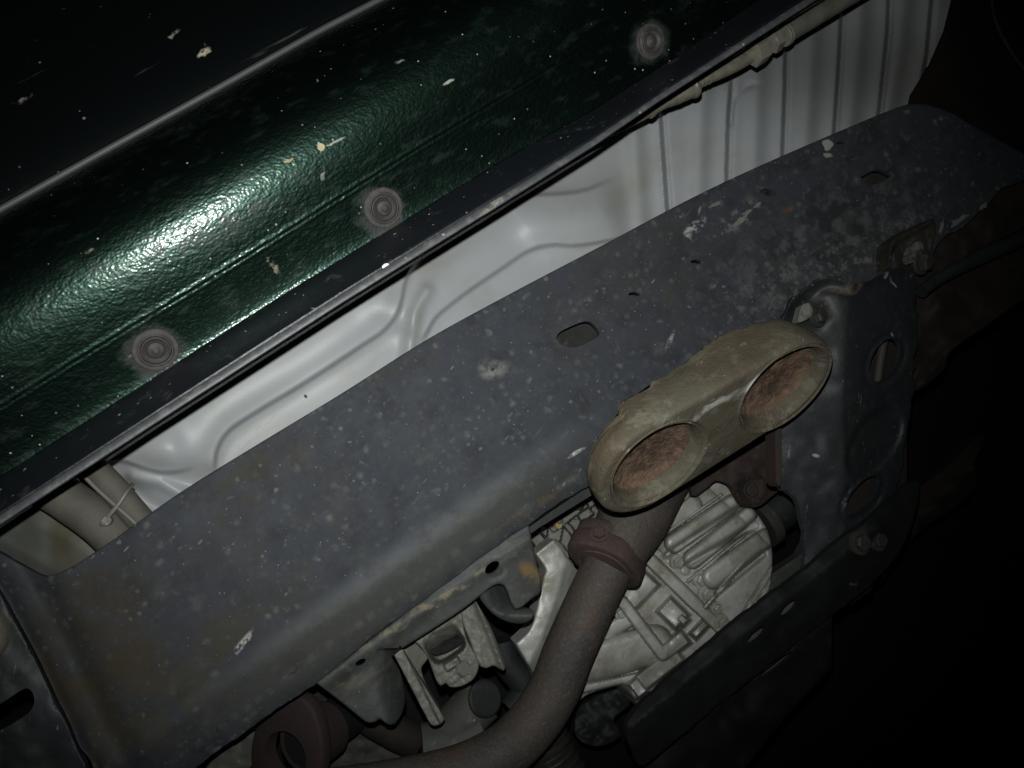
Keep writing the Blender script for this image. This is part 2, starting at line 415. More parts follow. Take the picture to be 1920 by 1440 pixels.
m_flange_shade = material('smooth_shaded_paint', (0.0052, 0.0066, 0.0090), 0.45, 0.0, layers=[  # same paint as the sill, darkened where the flange turns from the light
    dict(k='noise', s=90, lo=0.58, hi=0.75, c=(0.05, 0.05, 0.055), a=0.55, rough=0.8),
    dict(k='spots', s=330, lo=0.84, rad=0.25, soft=0.06, c=(0.36, 0.36, 0.34), a=0.8, warp=0.004, ws=300),
    dict(k='spots', s=120, lo=0.88, rad=0.16, soft=0.04, c=(0.28, 0.25, 0.23), a=0.75, warp=0.009, ws=320),
    blob(724, 501, 8, 7, (0.85, 0.85, 0.82), 0, 1.0, z=0.388, inner=0.8, warp=0.002),
    ], bumps=[('noise', 120, 0.0008, 0.4), ('noise', 600, 0.0003, 0.3)], coat=0.25, coat_rough=0.3)
m_hem = material('hem_sealant', (0.055, 0.058, 0.062), 0.5, 0, layers=[
    dict(k='noise', s=140, lo=0.45, hi=0.7, c=(0.13, 0.13, 0.13), a=0.7),
    dict(k='spots', s=300, lo=0.8, rad=0.3, soft=0.1, c=(0.32, 0.31, 0.26), a=0.8),
    blob(930, 378, 60, 10, (0.26, 0.25, 0.20), 0, 0.8, z=0.385, n2=(150, 0.4, 0.6))], bumps=[('noise', 250, 0.0006, 0.5)])
m_door = material('dark_door_paint', (0.0012, 0.0020, 0.0022), 0.4, 0, spec=0.25, layers=[
    dict(k='noise', s=90, lo=0.66, hi=0.74, c=(0.05, 0.05, 0.045), a=0.6, rot=SCR*0.2, st=(0.12, 1.2, 1)),
    dict(k='spots', s=90, lo=0.86, rad=0.14, soft=0.06, c=(0.10, 0.098, 0.085), a=0.7, warp=0.014, ws=180, st=(0.6, 1, 1)),
    dict(k='spots', s=210, lo=0.90, rad=0.2, soft=0.05, c=(0.16, 0.16, 0.14), a=0.8),
    blob(390, 118, 9, 13, (0.34, 0.31, 0.22), 40, 1.0, z=0.42, warp=0.009, ws=160, n2=(300, 0.36, 0.5)),
    blob(330, 82, 15, 7, (0.20, 0.19, 0.16), 0, 0.9, z=0.42, warp=0.01, ws=160, n2=(300, 0.42, 0.56)),
    blob(48, 198, 22, 7, (0.17, 0.15, 0.14), 0, 0.9, z=0.42, warp=0.01, ws=160, n2=(300, 0.42, 0.56))],
    bumps=[('noise', 80, 0.0006, 0.2)])
m_trim = material('trim_rubber', (0.040, 0.041, 0.042), 0.6, 0, bumps=[('noise', 400, 0.0003, 0.4)], layers=[dict(k='noise', s=60, lo=0.5, hi=0.7, c=(0.05, 0.05, 0.05), a=0.6)])
m_plug = material('plug_rubber', (0.030, 0.027, 0.026), 0.7, 0, layers=[
    dict(k='noise', s=300, lo=0.4, hi=0.7, c=(0.055, 0.050, 0.045), a=0.7)], bumps=[('noise', 700, 0.0003, 0.5)])
m_dust = material('plug_dust', (0.060, 0.055, 0.056), 0.9, 0, layers=[
    dict(k='noise', s=160, lo=0.4, hi=0.7, c=(0.085, 0.078, 0.07), a=0.8)], bumps=[('noise', 300, 0.0006, 0.5)])
m_floor = material('floor_primer', (0.40, 0.415, 0.43), 0.45, 0, layers=[
    dict(k='noise', s=7, lo=0.42, hi=0.66, c=(0.33, 0.34, 0.325), a=0.6),
    dict(k='noise', s=28, lo=0.5, hi=0.75, c=(0.33, 0.33, 0.295), a=0.45),
    dict(k='spots', s=70, lo=0.93, rad=0.06, soft=0.02, c=(0.10, 0.09, 0.07), a=0.9),
    blob(573, 743, 4, 5, (0.05, 0.05, 0.04), 0, 1, z=0.6, warp=0.002),
    blob(1070, 505, 50, 16, (0.44, 0.42, 0.36), 0, 0.6, z=0.6, n2=(120, 0.42, 0.6)),
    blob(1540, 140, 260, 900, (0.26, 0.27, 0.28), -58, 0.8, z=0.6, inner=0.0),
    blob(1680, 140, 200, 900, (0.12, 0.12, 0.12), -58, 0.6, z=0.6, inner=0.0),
    dict(k='noise', s=11, lo=0.52, hi=0.68, c=(0.29, 0.27, 0.21), a=0.35, st=(0.5, 1.2, 1)),
    dict(k='spots', s=190, lo=0.93, rad=0.10, soft=0.04, c=(0.12, 0.11, 0.085), a=0.8),
    ], bumps=[('noise', 18, 0.0010, 0.15), ('noise', 300, 0.0002, 0.15)], spec=0.5)
m_alu = material('cast_aluminium', (0.42, 0.42, 0.395), 0.48, 0.25, layers=[
    dict(k='noise', s=30, lo=0.40, hi=0.68, c=(0.25, 0.24, 0.19), a=0.85),
    dict(k='noise', s=160, lo=0.45, hi=0.75, c=(0.46, 0.46, 0.45), a=0.5),
    dict(k='noise', s=80, lo=0.60, hi=0.75, c=(0.12, 0.11, 0.08), a=0.6),
    dict(k='noise', s=42, lo=0.55, hi=0.66, c=(0.16, 0.145, 0.10), a=0.55, n2=(200, 0.4, 0.6)),
    dict(k='spots', s=500, lo=0.9, rad=0.25, soft=0.1, c=(0.45, 0.45, 0.42), a=0.5)], bumps=[('noise', 90, 0.0012, 0.35), ('noise', 500, 0.0004, 0.45)])
m_cast = material('rusty_casting', (0.074, 0.066, 0.047), 0.78, 0, layers=[
    dict(k='noise', s=22, lo=0.40, hi=0.66, c=(0.068, 0.052, 0.034), a=0.85),
    dict(k='noise', s=90, lo=0.46, hi=0.60, c=(0.055, 0.040, 0.024), a=0.65, n2=(24, 0.44, 0.58)),
    dict(k='noise', s=70, lo=0.5, hi=0.68, c=(0.120, 0.112, 0.084), a=0.7),
    dict(k='noise', s=40, lo=0.56, hi=0.72, c=(0.13, 0.090, 0.040), a=0.6, n2=(220, 0.4, 0.6)),
    dict(k='noise', s=160, lo=0.55, hi=0.75, c=(0.060, 0.048, 0.032), a=0.6),
    dict(k='spots', s=380, lo=0.9, rad=0.2, soft=0.05, c=(0.40, 0.38, 0.30), a=0.7),
    dict(k='noise', s=240, lo=0.66, hi=0.72, c=(0.34, 0.32, 0.24), a=0.5, rot=0.6, st=(0.15, 1.5, 1)),
    blob(1310, 768, 75, 13, (0.33, 0.33, 0.30), 0, 0.95, z=0.385, n2=(110, 0.30, 0.52)),
    blob(1375, 655, 190, 62, (0.052, 0.039, 0.024), 0, 0.8, z=0.39, n2=(60, 0.38, 0.60), inner=0.2),
    blob(1400, 718, 90, 15, (0.33, 0.33, 0.30), 0, 0.95, z=0.385, n2=(110, 0.32, 0.54)),
    dict(k='noise', s=45, lo=0.54, hi=0.64, c=(0.17, 0.16, 0.125), a=0.45, n2=(260, 0.42, 0.60))],
    bumps=[('noise', 60, 0.0016, 0.4), ('noise', 300, 0.0009, 0.6), ('voro', 800, 0.0004, 0.5)], spec=0.3)
m_rust = material('rust_scale', (0.092, 0.060, 0.043), 0.85, 0, layers=[
    dict(k='noise', s=95, lo=0.44, hi=0.58, c=(0.040, 0.026, 0.020), a=0.7),
    dict(k='noise', s=60, lo=0.42, hi=0.65, c=(0.10, 0.064, 0.045), a=0.8),
    dict(k='noise', s=110, lo=0.55, hi=0.72, c=(0.175, 0.102, 0.066), a=0.7),
    dict(k='noise', s=240, lo=0.5, hi=0.7, c=(0.16, 0.11, 0.065), a=0.6)], bumps=[('noise', 120, 0.0030, 0.9), ('noise', 500, 0.0012, 0.8)], spec=0.2)
m_pipe = material('exhaust_steel', (0.058, 0.049, 0.043), 0.66, 0.1, layers=[
    dict(k='noise', s=16, lo=0.42, hi=0.66, c=(0.038, 0.038, 0.040), a=0.85),
    dict(k='noise', s=50, lo=0.50, hi=0.72, c=(0.090, 0.058, 0.042), a=0.7),
    dict(k='noise', s=220, lo=0.52, hi=0.70, c=(0.10, 0.085, 0.075), a=0.5),
    dict(k='noise', s=700, lo=0.5, hi=0.7, c=(0.12, 0.10, 0.09), a=0.4)], bumps=[('noise', 400, 0.0010, 0.7), ('noise', 80, 0.0012, 0.4)], spec=0.3)
m_maroon = material('flange_rust', (0.050, 0.033, 0.030), 0.8, 0.0, layers=[
    dict(k='noise', s=40, lo=0.42, hi=0.68, c=(0.036, 0.027, 0.025), a=0.9),
    dict(k='noise', s=90, lo=0.50, hi=0.66, c=(0.075, 0.046, 0.034), a=0.5),
    dict(k='noise', s=300, lo=0.5, hi=0.72, c=(0.085, 0.052, 0.044), a=0.5)], bumps=[('noise', 200, 0.0008, 0.5), ('noise', 700, 0.0004, 0.5)], spec=0.3)
m_maroon_d = material('flange_rust_dark', (0.026, 0.0155, 0.0155), 0.8, 0.0, layers=[
    dict(k='noise', s=60, lo=0.42, hi=0.68, c=(0.020, 0.015, 0.014), a=0.9)], bumps=[('noise', 200, 0.0008, 0.5)], spec=0.3)
def dark(name, c, rough=0.65, c2=None, c3=None, bump=0.4):
    c2 = c2 or tuple(v*0.6 for v in c); c3 = c3 or tuple(v*2.2 for v in c)
    return material(name, c, rough, 0, layers=[dict(k='noise', s=30, lo=0.42, hi=0.68, c=c2, a=0.85),
        dict(k='noise', s=130, lo=0.56, hi=0.74, c=c3, a=0.6),
        dict(k='spots', s=260, lo=0.86, rad=0.25, soft=0.08, c=tuple(min(1, v*5) for v in c), a=0.6, warp=0.004, ws=200)],
        bumps=[('noise', 60, 0.0014, bump), ('noise', 400, 0.0005, bump)], spec=0.35)
m_cross = material('crossmember_paint', (0.019, 0.021, 0.025), 0.55, 0, layers=[
    dict(k='noise', s=22, lo=0.42, hi=0.68, c=(0.017, 0.017, 0.016), a=0.8),
    dict(k='noise', s=150, lo=0.52, hi=0.72, c=(0.036, 0.038, 0.040), a=0.6),
    dict(k='spots', s=260, lo=0.82, rad=0.22, soft=0.06, c=(0.16, 0.16, 0.15), a=0.7, warp=0.006, ws=200, st=(1, .5, 1)),
    dict(k='noise', s=200, lo=0.66, hi=0.72, c=(0.16, 0.16, 0.15), a=0.5, rot=0.9, st=(0.2, 1.3, 1)),
    blob(1590, 540, 60, 14, (0.12, 0.10, 0.07), 25, 0.8, z=0.43, n2=(140, 0.4, 0.6)),
    blob(1680, 510, 14, 7, (0.30, 0.30, 0.28), 40, 1, z=0.43, n2=(260, 0.36, 0.55)),
    blob(1706, 520, 6, 18, (0.36, 0.36, 0.34), -20, 1, z=0.43, n2=(260, 0.34, 0.5)),
    blob(1712, 618, 6, 10, (0.30, 0.30, 0.28), -20, 1, z=0.43, n2=(260, 0.34, 0.5)),
    blob(1712, 660, 5, 9, (0.25, 0.24, 0.22), -20, 1, z=0.43, n2=(260, 0.34, 0.5)),
    blob(1475, 860, 14, 80, (0.085, 0.05, 0.03), -58, 0.8, z=0.43, n2=(120, 0.4, 0.6)),
    blob(1577, 850, 5, 11, (0.30, 0.30, 0.28), -40, 1, z=0.43, warp=0.004)],
    bumps=[('noise', 60, 0.0012, 0.4), ('noise', 400, 0.0004, 0.4)], spec=0.4)
m_plate = material('flange_plate_paint', (0.042, 0.046, 0.046), 0.6, 0, layers=[
    dict(k='noise', s=24, lo=0.42, hi=0.66, c=(0.026, 0.025, 0.021), a=0.85),
    dict(k='noise', s=150, lo=0.5, hi=0.7, c=(0.075, 0.073, 0.064), a=0.6),
    dict(k='noise', s=70, lo=0.52, hi=0.72, c=(0.085, 0.080, 0.062), a=0.7, rot=0.0, st=(0.4, 1.2, 1)),
    dict(k='spots', s=330, lo=0.8, rad=0.25, soft=0.08, c=(0.22, 0.22, 0.20), a=0.6, warp=0.004, ws=200),
    blob(997, 1075, 22, 40, (0.13, 0.085, 0.03), -20, 0.9, z=0.46, n2=(120, 0.36, 0.58)),
    blob(800, 1140, 260, 9, (0.19, 0.165, 0.105), 3, 0.8, z=0.46, n2=(110, 0.42, 0.6))],
    bumps=[('noise', 60, 0.0014, 0.4), ('noise', 400, 0.0005, 0.4)], spec=0.35)
m_dark = dark('dark_steel', (0.016, 0.018, 0.018))
m_black = dark('black_underseal_and_shade', (0.0022, 0.0024, 0.0024), 0.8)  # also paints the shade behind the gaps and in the pipe mouth
m_brown = dark('dark_brown_grime', (0.014, 0.0105, 0.0075), 0.8, c3=(0.022, 0.016, 0.011))
m_beam = dark('beam_paint', (0.0055, 0.0065, 0.0065), 0.75)
m_rusttab = dark('rusty_bracket_steel', (0.030, 0.019, 0.015), 0.8, c2=(0.016, 0.013, 0.012), c3=(0.075, 0.036, 0.020), bump=0.6)
m_inner = dark('rail_inner_steel', (0.020, 0.020, 0.018), 0.8, c2=(0.010, 0.010, 0.009), c3=(0.055, 0.055, 0.05))
m_loom = material('loom_tape', (0.098, 0.090, 0.074), 0.75, 0, layers=[
    dict(k='noise', s=50, lo=0.42, hi=0.68, c=(0.070, 0.064, 0.052), a=0.85),
    dict(k='spots', s=180, lo=0.86, rad=0.25, soft=0.1, c=(0.20, 0.19, 0.16), a=0.7, warp=0.01, ws=200)], bumps=[('noise', 120, 0.001, 0.4), ('noise', 500, 0.0004, 0.4)])
m_tie = material('pale_tie', (0.15, 0.145, 0.125), 0.5, 0, bumps=[('noise', 400, 0.0004, 0.4)])
m_olive = material('olive_grime_panel', (0.13, 0.135, 0.125), 0.6, 0, layers=[
    blob(130, 980, 140, 60, (0.080, 0.068, 0.038), -60, 0.95, z=0.53, inner=0.1, warp=0.03, ws=30),
    blob(50, 965, 90, 30, (0.055, 0.060, 0.050), -60, 0.8, z=0.53, inner=0.1, warp=0.03, ws=30),
    dict(k='noise', s=20, lo=0.45, hi=0.7, c=(0.10, 0.095, 0.07), a=0.7)], bumps=[('noise', 60, 0.001, 0.2)])
m_hose = material('braided_hose', (0.155, 0.150, 0.128), 0.6, 0.0, layers=[
    dict(k='noise', s=60, lo=0.42, hi=0.68, c=(0.105, 0.098, 0.080), a=0.8)], bumps=[('noise', 500, 0.0005, 0.5)])
m_brass = material('zinc_fitting', (0.24, 0.225, 0.18), 0.42, 0.25, layers=[
    dict(k='noise', s=80, lo=0.42, hi=0.68, c=(0.14, 0.13, 0.10), a=0.8),
    dict(k='noise', s=200, lo=0.55, hi=0.7, c=(0.09, 0.085, 0.06), a=0.6)], bumps=[('noise', 300, 0.0006, 0.4)])
m_brassbit = material('brass_connector', (0.30, 0.20, 0.08), 0.5, 0.2, bumps=[('noise', 300, 0.0006, 0.4)])
m_mud = material('dried_mud', (0.115, 0.113, 0.104), 0.9, 0, layers=[
    dict(k='noise', s=160, lo=0.42, hi=0.68, c=(0.10, 0.095, 0.08), a=0.8)], bumps=[('noise', 250, 0.0012, 0.7)])
m_boltdark = dark('grimy_bolt_steel', (0.036, 0.034, 0.030), 0.6)

m_mount = material('mount_casting', (0.135, 0.135, 0.118), 0.6, 0.05, layers=[
    dict(k='noise', s=40, lo=0.42, hi=0.68, c=(0.085, 0.083, 0.070), a=0.85), dict(k='noise', s=160, lo=0.5, hi=0.7, c=(0.19, 0.19, 0.17), a=0.6)], bumps=[('noise', 200, 0.001, 0.6), ('noise', 600, 0.0004, 0.5)])
# =================================================================== BODY FLOOR (behind everything)
ZF = 0.60
CR = dict(
    A=[(940, 395), (985, 366), (1050, 361), (1100, 353), (1165, 325)],
    B=[(790, 650), (808, 615), (823, 593), (873, 553), (940, 507), (990, 474), (1033, 462), (1073, 463), (1117, 458), (1200, 440)],
    Cc=[(800, 470), (777, 503), (763, 527), (757, 557), (747, 590), (720, 623), (680, 650), (640, 677), (562, 727), (487, 772), (431, 810), (408, 850), (405, 900)],
    E=[(150, 900), (206, 869), (232, 868), (270, 881), (307, 889), (345, 885), (372, 875)])
GB = {}
def floor_broad(P):
    """the soft swellings, worked out on a coarse grid and smoothed so that they meet without kinks"""
    if not GB:
        gx = np.arange(-300, 1980, 8.0); gy = np.arange(-300, 1250, 8.0); X, Y = np.meshgrid(gx, gy); Q = np.stack([X.ravel(), Y.ravel()], 1)
        H = np.zeros(len(Q))
        for L, A, w1, w2, s, f0, f1 in CREASES:
            d, al, tot = sdist(Q, crom(L, 8)); dp = np.maximum(d*s, 0); fd = np.ones(len(Q))
            if f0: fd *= sstep(0, f0, al)
            if f1: fd *= sstep(0, f1, tot-al)
            H -= A*0.75*(1-np.exp(-dp/w1))*np.exp(-(dp/(1.7*w2))**2)*fd
        H = H.reshape(X.shape)
        for _ in range(3):
            for ax_ in (0, 1):
                H = (np.roll(H, 1, ax_)+np.roll(H, -1, ax_)+H+0.5*np.roll(H, 2, ax_)+0.5*np.roll(H, -2, ax_))/4
        GB['H'] = H
    H = GB['H']; x = np.clip((P[:, 0]+300)/8, 0, H.shape[1]-2.001); y = np.clip((P[:, 1]+300)/8, 0, H.shape[0]-2.001)
    i = x.astype(int); j = y.astype(int); u = x-i; v = y-j
    return H[j, i]*(1-u)*(1-v)+H[j, i+1]*u*(1-v)+H[j+1, i]*(1-u)*v+H[j+1, i+1]*u*v
CREASES = [(CR['Cc'], 0.024, 26, 130, 1, 20, 40), (CR['B'], 0.020, 30, 60, -1, 30, 60), (CR['A'], 0.014, 26, 50, 1, 20, 60), (CR['E'], 0.016, 20, 60, -1, 40, 50)]
def floor_h(P):
    h = fbm(P, 260, 3, 2)*0.004 + floor_broad(P)
    def crease(L, A, w1, w2, s=1, fade=60, f0=0, f1=0):
        d, al, tot = sdist(P, crom(L, 8)); d = d*s
        fd = np.ones(len(P))
        if f0: fd *= sstep(0, f0, al)
        if f1: fd *= sstep(0, f1, tot-al)
        # steep shoulder on the swollen side, long soft fall-off behind it; outside the swelling: a slight undercut
        sw = 0.26*sstep(-3, 7, d)*np.exp(-np.maximum(d-7, 0)/(w1*1.1))
        return -A*sw*fd
    # positive side of the listed direction is below/right in the picture (y down)
    h += crease(CR['Cc'], 0.020, 26, 130, 1, f0=20, f1=40)      # big swage, upper-left of C
    h += crease(CR['B'], 0.017, 30, 60, -1, f0=30, f1=60)
    h += crease(CR['A'], 0.012, 26, 50, 1, f0=20, f1=60)
    h += crease(CR['E'], 0.014, 20, 60, -1, f0=40, f1=50)
    # vertical ridge running down from the B swelling
    d, al, tot = sdist(P, crom([(800, 545), (780, 580), (772, 625), (765, 680)], 8)); h += -0.005*np.exp(-(d/13)**2)
    d, al, tot = sdist(P, [(250, 895), (300, 905), (350, 930)]); h += -0.006*np.exp(-(d/14)**2)
    d, al, tot = sdist(P, [(235, 910), (280, 945), (320, 965)]); h += 0.006*np.exp(-(d/16)**2)
    # pressed beads: a round-topped rib with a sharp valley on its right
    beads = [([(1234, 60), (1243, 210), (1258, 420)], 1), ([(1376, 140), (1370, 215), (1366, 360)], 2), ([(1478, -20), (1476, 150), (1470, 330)], 1),
             ([(1585, -40), (1578, 100), (1566, 280)], 1), ([(1672, -40), (1668, 60), (1650, 230)], 1), ([(1755, -40), (1742, 100), (1720, 220)], 1)]
    for L, kind in beads:
        d, al, tot = sdist(P, L); x = -d if L[0][1] < L[-1][1] else d
        # x>0 : left side of the valley
        x = d
        rib = np.where(x > 0, np.exp(-((x-56)/17)**2)*0.0050 + 0.0055*sstep(0, 10, x)*np.exp(-np.maximum(x-10, 0)/14), 0)
        vis = sstep(1120, 1165, P[:, 0]) if L is beads[0][0] else 1.0
        top = sstep(130, 175, P[:, 1]) if kind == 2 else 1.0
        h += -rib*vis*1.0*(top if kind == 2 else 1.0)
        h += 0.0040*np.exp(-(d/5.0)**2)*vis*top
    # rounded top of the short bead
    d, al, tot = sdist(P, crom([(1371, 230), (1374, 196), (1388, 170), (1412, 158), (1440, 160)], 6)); h += 0.0022*np.exp(-(d/6)**2)*sstep(0, 40, tot-al)
    return ZF + h
fl_out = [(-250, 800), (200, 300), (700, -150), (1250, -260), (1850, -230), (1800, -60), (1783, 0), (1768, 60), (1742, 120), (1705, 180), (1690, 260), (1720, 330),
          (1500, 520), (1000, 800), (600, 1080), (330, 1150), (200, 1060), (60, 980)]
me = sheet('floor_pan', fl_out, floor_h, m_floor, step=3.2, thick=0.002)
t_floor = thing('floor_pan', 'pale grey pressed body floor with swages and ribs seen between green sill and chassis rail', 'floor panel', at(900, 450, ZF))
obj('pressed_panel', me, t_floor)
# torn seam-tape remnant on the floor beside the rail
me = sheet('tape', crom([(440, 818, 'c'), (470, 800), (508, 782), (514, 776), (507, 790), (480, 806), (486, 818), (468, 826), (452, 842)], 6, True),
           lambda P: floor_h(P)-0.0012, m_floor, step=4, thick=0.0008)
obj('seam_tape', me, t_floor)

# near-black sheet that paints the engine bay's shade behind the gaps
bgp = [(-500, -500), (2500, -500), (2500, 2000), (-500, 2000)]
obj('underbody_shade', sheet('bg', bgp, lambda P: 0.80+fbm(P, 300, 9)*0.03, m_black, step=60, thick=0.01), kind='structure',
    label='near-black sheet painted as the unlit body underside far above the engine parts')

# =================================================================== CHASSIS RAIL
U = [(-70, 1000), (0, 1036), (70, 1076), (88, 1081), (105, 1077), (140, 1060), (215, 1010), (340, 922), (480, 835), (640, 738), (800, 637), (960, 549), (1120, 465), (1280, 380), (1400, 322), (1560, 252), (1690, 199), (1730, 195), (1780, 210), (1850, 250), (2000, 330), (2180, 420)]
FOLD = [(60, 1530), (200, 1432), (360, 1316), (480, 1226), (600, 1146), (712, 1064), (860, 965), (980, 888), (1080, 828), (1180, 772), (1330, 690), (1480, 602), (1600, 532), (1700, 466), (1804, 412), (1910, 332), (2100, 190)]
SEAM = [(250, 1478), (394, 1376), (525, 1279), (620, 1203), (677, 1167), (760, 1103), (860, 1030), (960, 967), (1100, 880), (1180, 830)]
LIP = [(2180, 230), (1912, 340), (1872, 362), (1843, 394), (1804, 426), (1768, 447), (1745, 480), (1700, 530), (1600, 600), (1480, 690), (1300, 805), (1180, 868), (1100, 912), (1040, 948), (991, 983), (900, 1045), (800, 1120), (700, 1195), (592, 1280), (480, 1358), (375, 1434), (250, 1525)]
LEFT = [(190, 1480), (169, 1425), (150, 1402), (131, 1357), (105, 1305), (75, 1241), (37, 1170), (0, 1104), (-50, 1040)]
FD = crom(FOLD, 15); SD = crom(SEAM, 15); LD = crom(LEFT, 10)
def rail_h(P):
    z = np.full(len(P), ZR) + fbm(P, 220, 5, 3)*0.0016 + vnoise(P, 30, 11)*0.0002
    d, _, _ = sdist(P, FD)                  # positive = towards the engine
    x = d+18
    z += 0.00016*np.where(x > 0, np.where(x < 46, x*x/92.0, x-23), 0)
    z += -0.0032*sstep(-26, 22, d)   # the flange swells slightly before it turns
    s, al, tot = sdist(P, SD)
    z += -0.0022*sstep(0, 3, s)*sstep(0, 30, tot-al)      # second layer of plate lapped under the first
    s2, _, _ = sdist(P, LD)                 # flared end on the left
    q = np.abs(s2)
    z += -0.006*np.exp(-(q/16)**2) + 0.006*np.exp(-((q-58)/32)**2)
    # pressed rim round the two slots
    for (cx, cy, r) in ((1085, 627, 52), (1645, 332, 44)):
        rr = np.hypot(P[:, 0]-cx, (P[:, 1]-cy)*1.4); z += 0.0004*np.exp(-((rr-r)/9)**2)
    # curled nick and small dents
    for cx, cy, a, sg in ((545, 1250, 16, 10), (415, 1400, 10, 12), (925, 694, 6, 8)):
        z += 0.00012*a*np.exp(-((P[:, 0]-cx)**2+(P[:, 1]-cy)**2)/(2*sg*sg))
    return z
rail_out = crom(U, 9) + [(x, y) for x, y in np.array(crom(LIP, 5))+np.stack([np.zeros(len(crom(LIP, 5))), fbm(np.array(crom(LIP, 5)), 40, 8)*6], 1)] + crom(LEFT, 9)
slot1 = crom([(1043, 633), (1052, 621), (1090, 604), (1108, 604), (1123, 621), (1120, 632), (1086, 650), (1062, 650), (1047, 642)], closed=True, sub=3)
slot2 = crom([(1613, 333, 'c'), (1645, 318), (1674, 328, 'c'), (1648, 344), (1628, 345)], closed=True, sub=4)
rh = [slot1, slot2, ell(1189, 552, 11, 4.5, 0, 14), ell(1305, 491, 10, 4.5, 0, 14), ell(1440, 361, 15, 7, 8, 16), ell(1577, 268, 10, 2.5, 0, 12)]
t_rail = thing('chassis_rail', 'dark grey painted chassis rail with slots, scratches and dried mud, running diagonally across', 'chassis rail', at(900, 800, ZR))
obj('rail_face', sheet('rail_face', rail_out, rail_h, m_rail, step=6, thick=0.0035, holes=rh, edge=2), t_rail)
inner = [(900, 720), (1000, 590), (1200, 480), (1430, 340), (1560, 290), (1700, 240), (1800, 330), (1650, 470), (1300, 640), (1080, 760)]
obj('inner_plate', sheet('inner_plate', inner, lambda P: 0.478+fbm(P, 60, 8)*0.004, m_inner, step=12, thick=0.003), t_rail)
# outer wall of the rail (rises from its upper edge, seen only from the side)
wall = [at(x, y, ZR+0.004) for x, y in crom([p for p in U if p[0] > 100], 30)]
V = []; Fc = []
for p in wall: V += [p, p+Vector((0, 0.0005, 0.075)), p+Vector((0, 0.004, 0.075)), p+Vector((0, 0.004, 0.002))]
for i in range(len(wall)-1):
    for j in range(4):
        j2 = (j+1) % 4; Fc.append((i*4+j, i*4+j2, (i+1)*4+j2, (i+1)*4+j))
me = new_mesh('rail_wall', V, Fc, m_dark, False); obj('rail_side_wall', me, t_rail)
obj('lower_side_wall', sheet('lsw', [(1660, 540), (1700, 470), (1760, 425), (1920, 318), (2150, 200), (2200, 290), (1925, 425), (1830, 470), (1740, 525), (1680, 570)], lambda P: 0.464+fbm(P, 40, 15)*0.006, m_brown, step=8, thick=0.004, edge=4), t_rail)
# threaded collar visible in the round hole
nut = lathe('collar', [(0.0016, 0), (0.0042, 0), (0.0048, 0.0006), (0.0048, 0.003), (0.0016, 0.003)], m_inner, closed=True)
place('threaded_collar', nut, t_rail, at(1440, 362, ZR+0.0035), (0, 0, 1))

# welded bracket plate on the rail's inner lip
PL = [(592, 1280, 'c'), (640, 1243), (700, 1195), (800, 1117), (900, 1043), (991, 981, 'c'), (997, 1010), (1006, 1053), (1015, 1093), (1012, 1112), (997, 1123), (977, 1139), (965, 1142), (959, 1133), (952, 1112), (945, 1098),
      (933, 1095), (918, 1103), (893, 1123), (857, 1150), (800, 1187), (747, 1221), (735, 1232), (748, 1256), (757, 1284), (760, 1310), (754, 1337), (740, 1357), (727, 1358), (712, 1348), (702, 1354), (687, 1354), (640, 1317)]
def plate_h(P):
    d, _, _ = sdist(P, crom([(592, 1290), (800, 1140), (900, 1070), (1010, 1000)], 20))
    z = 0.4585 + 0.0022*(1-np.exp(-(d/15)**2)) + 0.00003*np.maximum(d, 0) + fbm(P, 70, 21)*0.0012
    # the two ears curl away upwards
    c, _, _ = sdist(P, crom([(705, 1240), (702, 1280), (715, 1350)], 8)); m = (P[:, 1] > 1215) & (P[:, 0] < 800)
    z += np.where(m, 0.00002*np.clip(-c, 0, 60)**2/2.2, 0)
    return z + 0.0009*np.exp(-((np.hypot((P[:, 0]-923), (P[:, 1]-1067)*1.3)-21)/4)**2)
obj('flange_plate', sheet('flange_plate', crom(PL, 6, True), plate_h, m_plate, step=5, thick=0.0035, holes=[ell(923, 1064, 16, 9, -38, 18), ell(676, 1242, 11, 5.5, -30, 14)], edge=4), t_rail)
lobe = [(900, 1118), (920, 1100), (938, 1094), (955, 1105), (965, 1140), (985, 1140), (1000, 1145), (998, 1160), (980, 1169), (955, 1167), (930, 1155), (912, 1138)]
def lobe_h(P):
    d, _, _ = sdist(P, crom([(905, 1110), (935, 1150), (1000, 1155)], 8)); return 0.470+0.00035*np.abs(d)*0.5+0.000014*d*d
obj('curled_ear', sheet('curled_ear', crom(lobe, 5, True), lobe_h, m_plate, step=4, thick=0.003, edge=3), t_rail)
# thin dark strip under the lip
obj('edge_strip', sheet('edge_strip', [(990, 990), (1040, 955), (1110, 908), (1200, 860), (1200, 880), (1110, 928), (1010, 990), (996, 1000)], lambda P: 0.475+0*P[:, 0], m_dark, step=8, thick=0.01), t_rail)
# mud flakes caked along the far edge of the rail
for k, (x, y, a, b, g) in enumerate([(1766, 425, 5, 18, 15), (1800, 412, 22, 6, -35), (1845, 385, 12, 6, -50), (1420, 385, 9, 4, -35), (1400, 398, 14, 3, -25), (1390, 412, 20, 6, -42), (1303, 416, 9, 4, -15), (1312, 395, 3, 9, 20), (1290, 437, 12, 3, -35), (1340, 384, 14, 3, -22)]):
    rr_ = [0.45+0.75*random.random() for _ in range(12)]; e_ = [(x+(p-x)*q, y+(r_-y)*q) for (p, r_), q in zip(ell(x, y, a, b, g, 12), rr_)]
    o = sheet('f', e_, lambda P: rail_h(P)-0.0007+vnoise(P, 5, 2)*0.0004, m_mud, step=4, thick=0.0006); obj('paint_flake', o, t_rail)

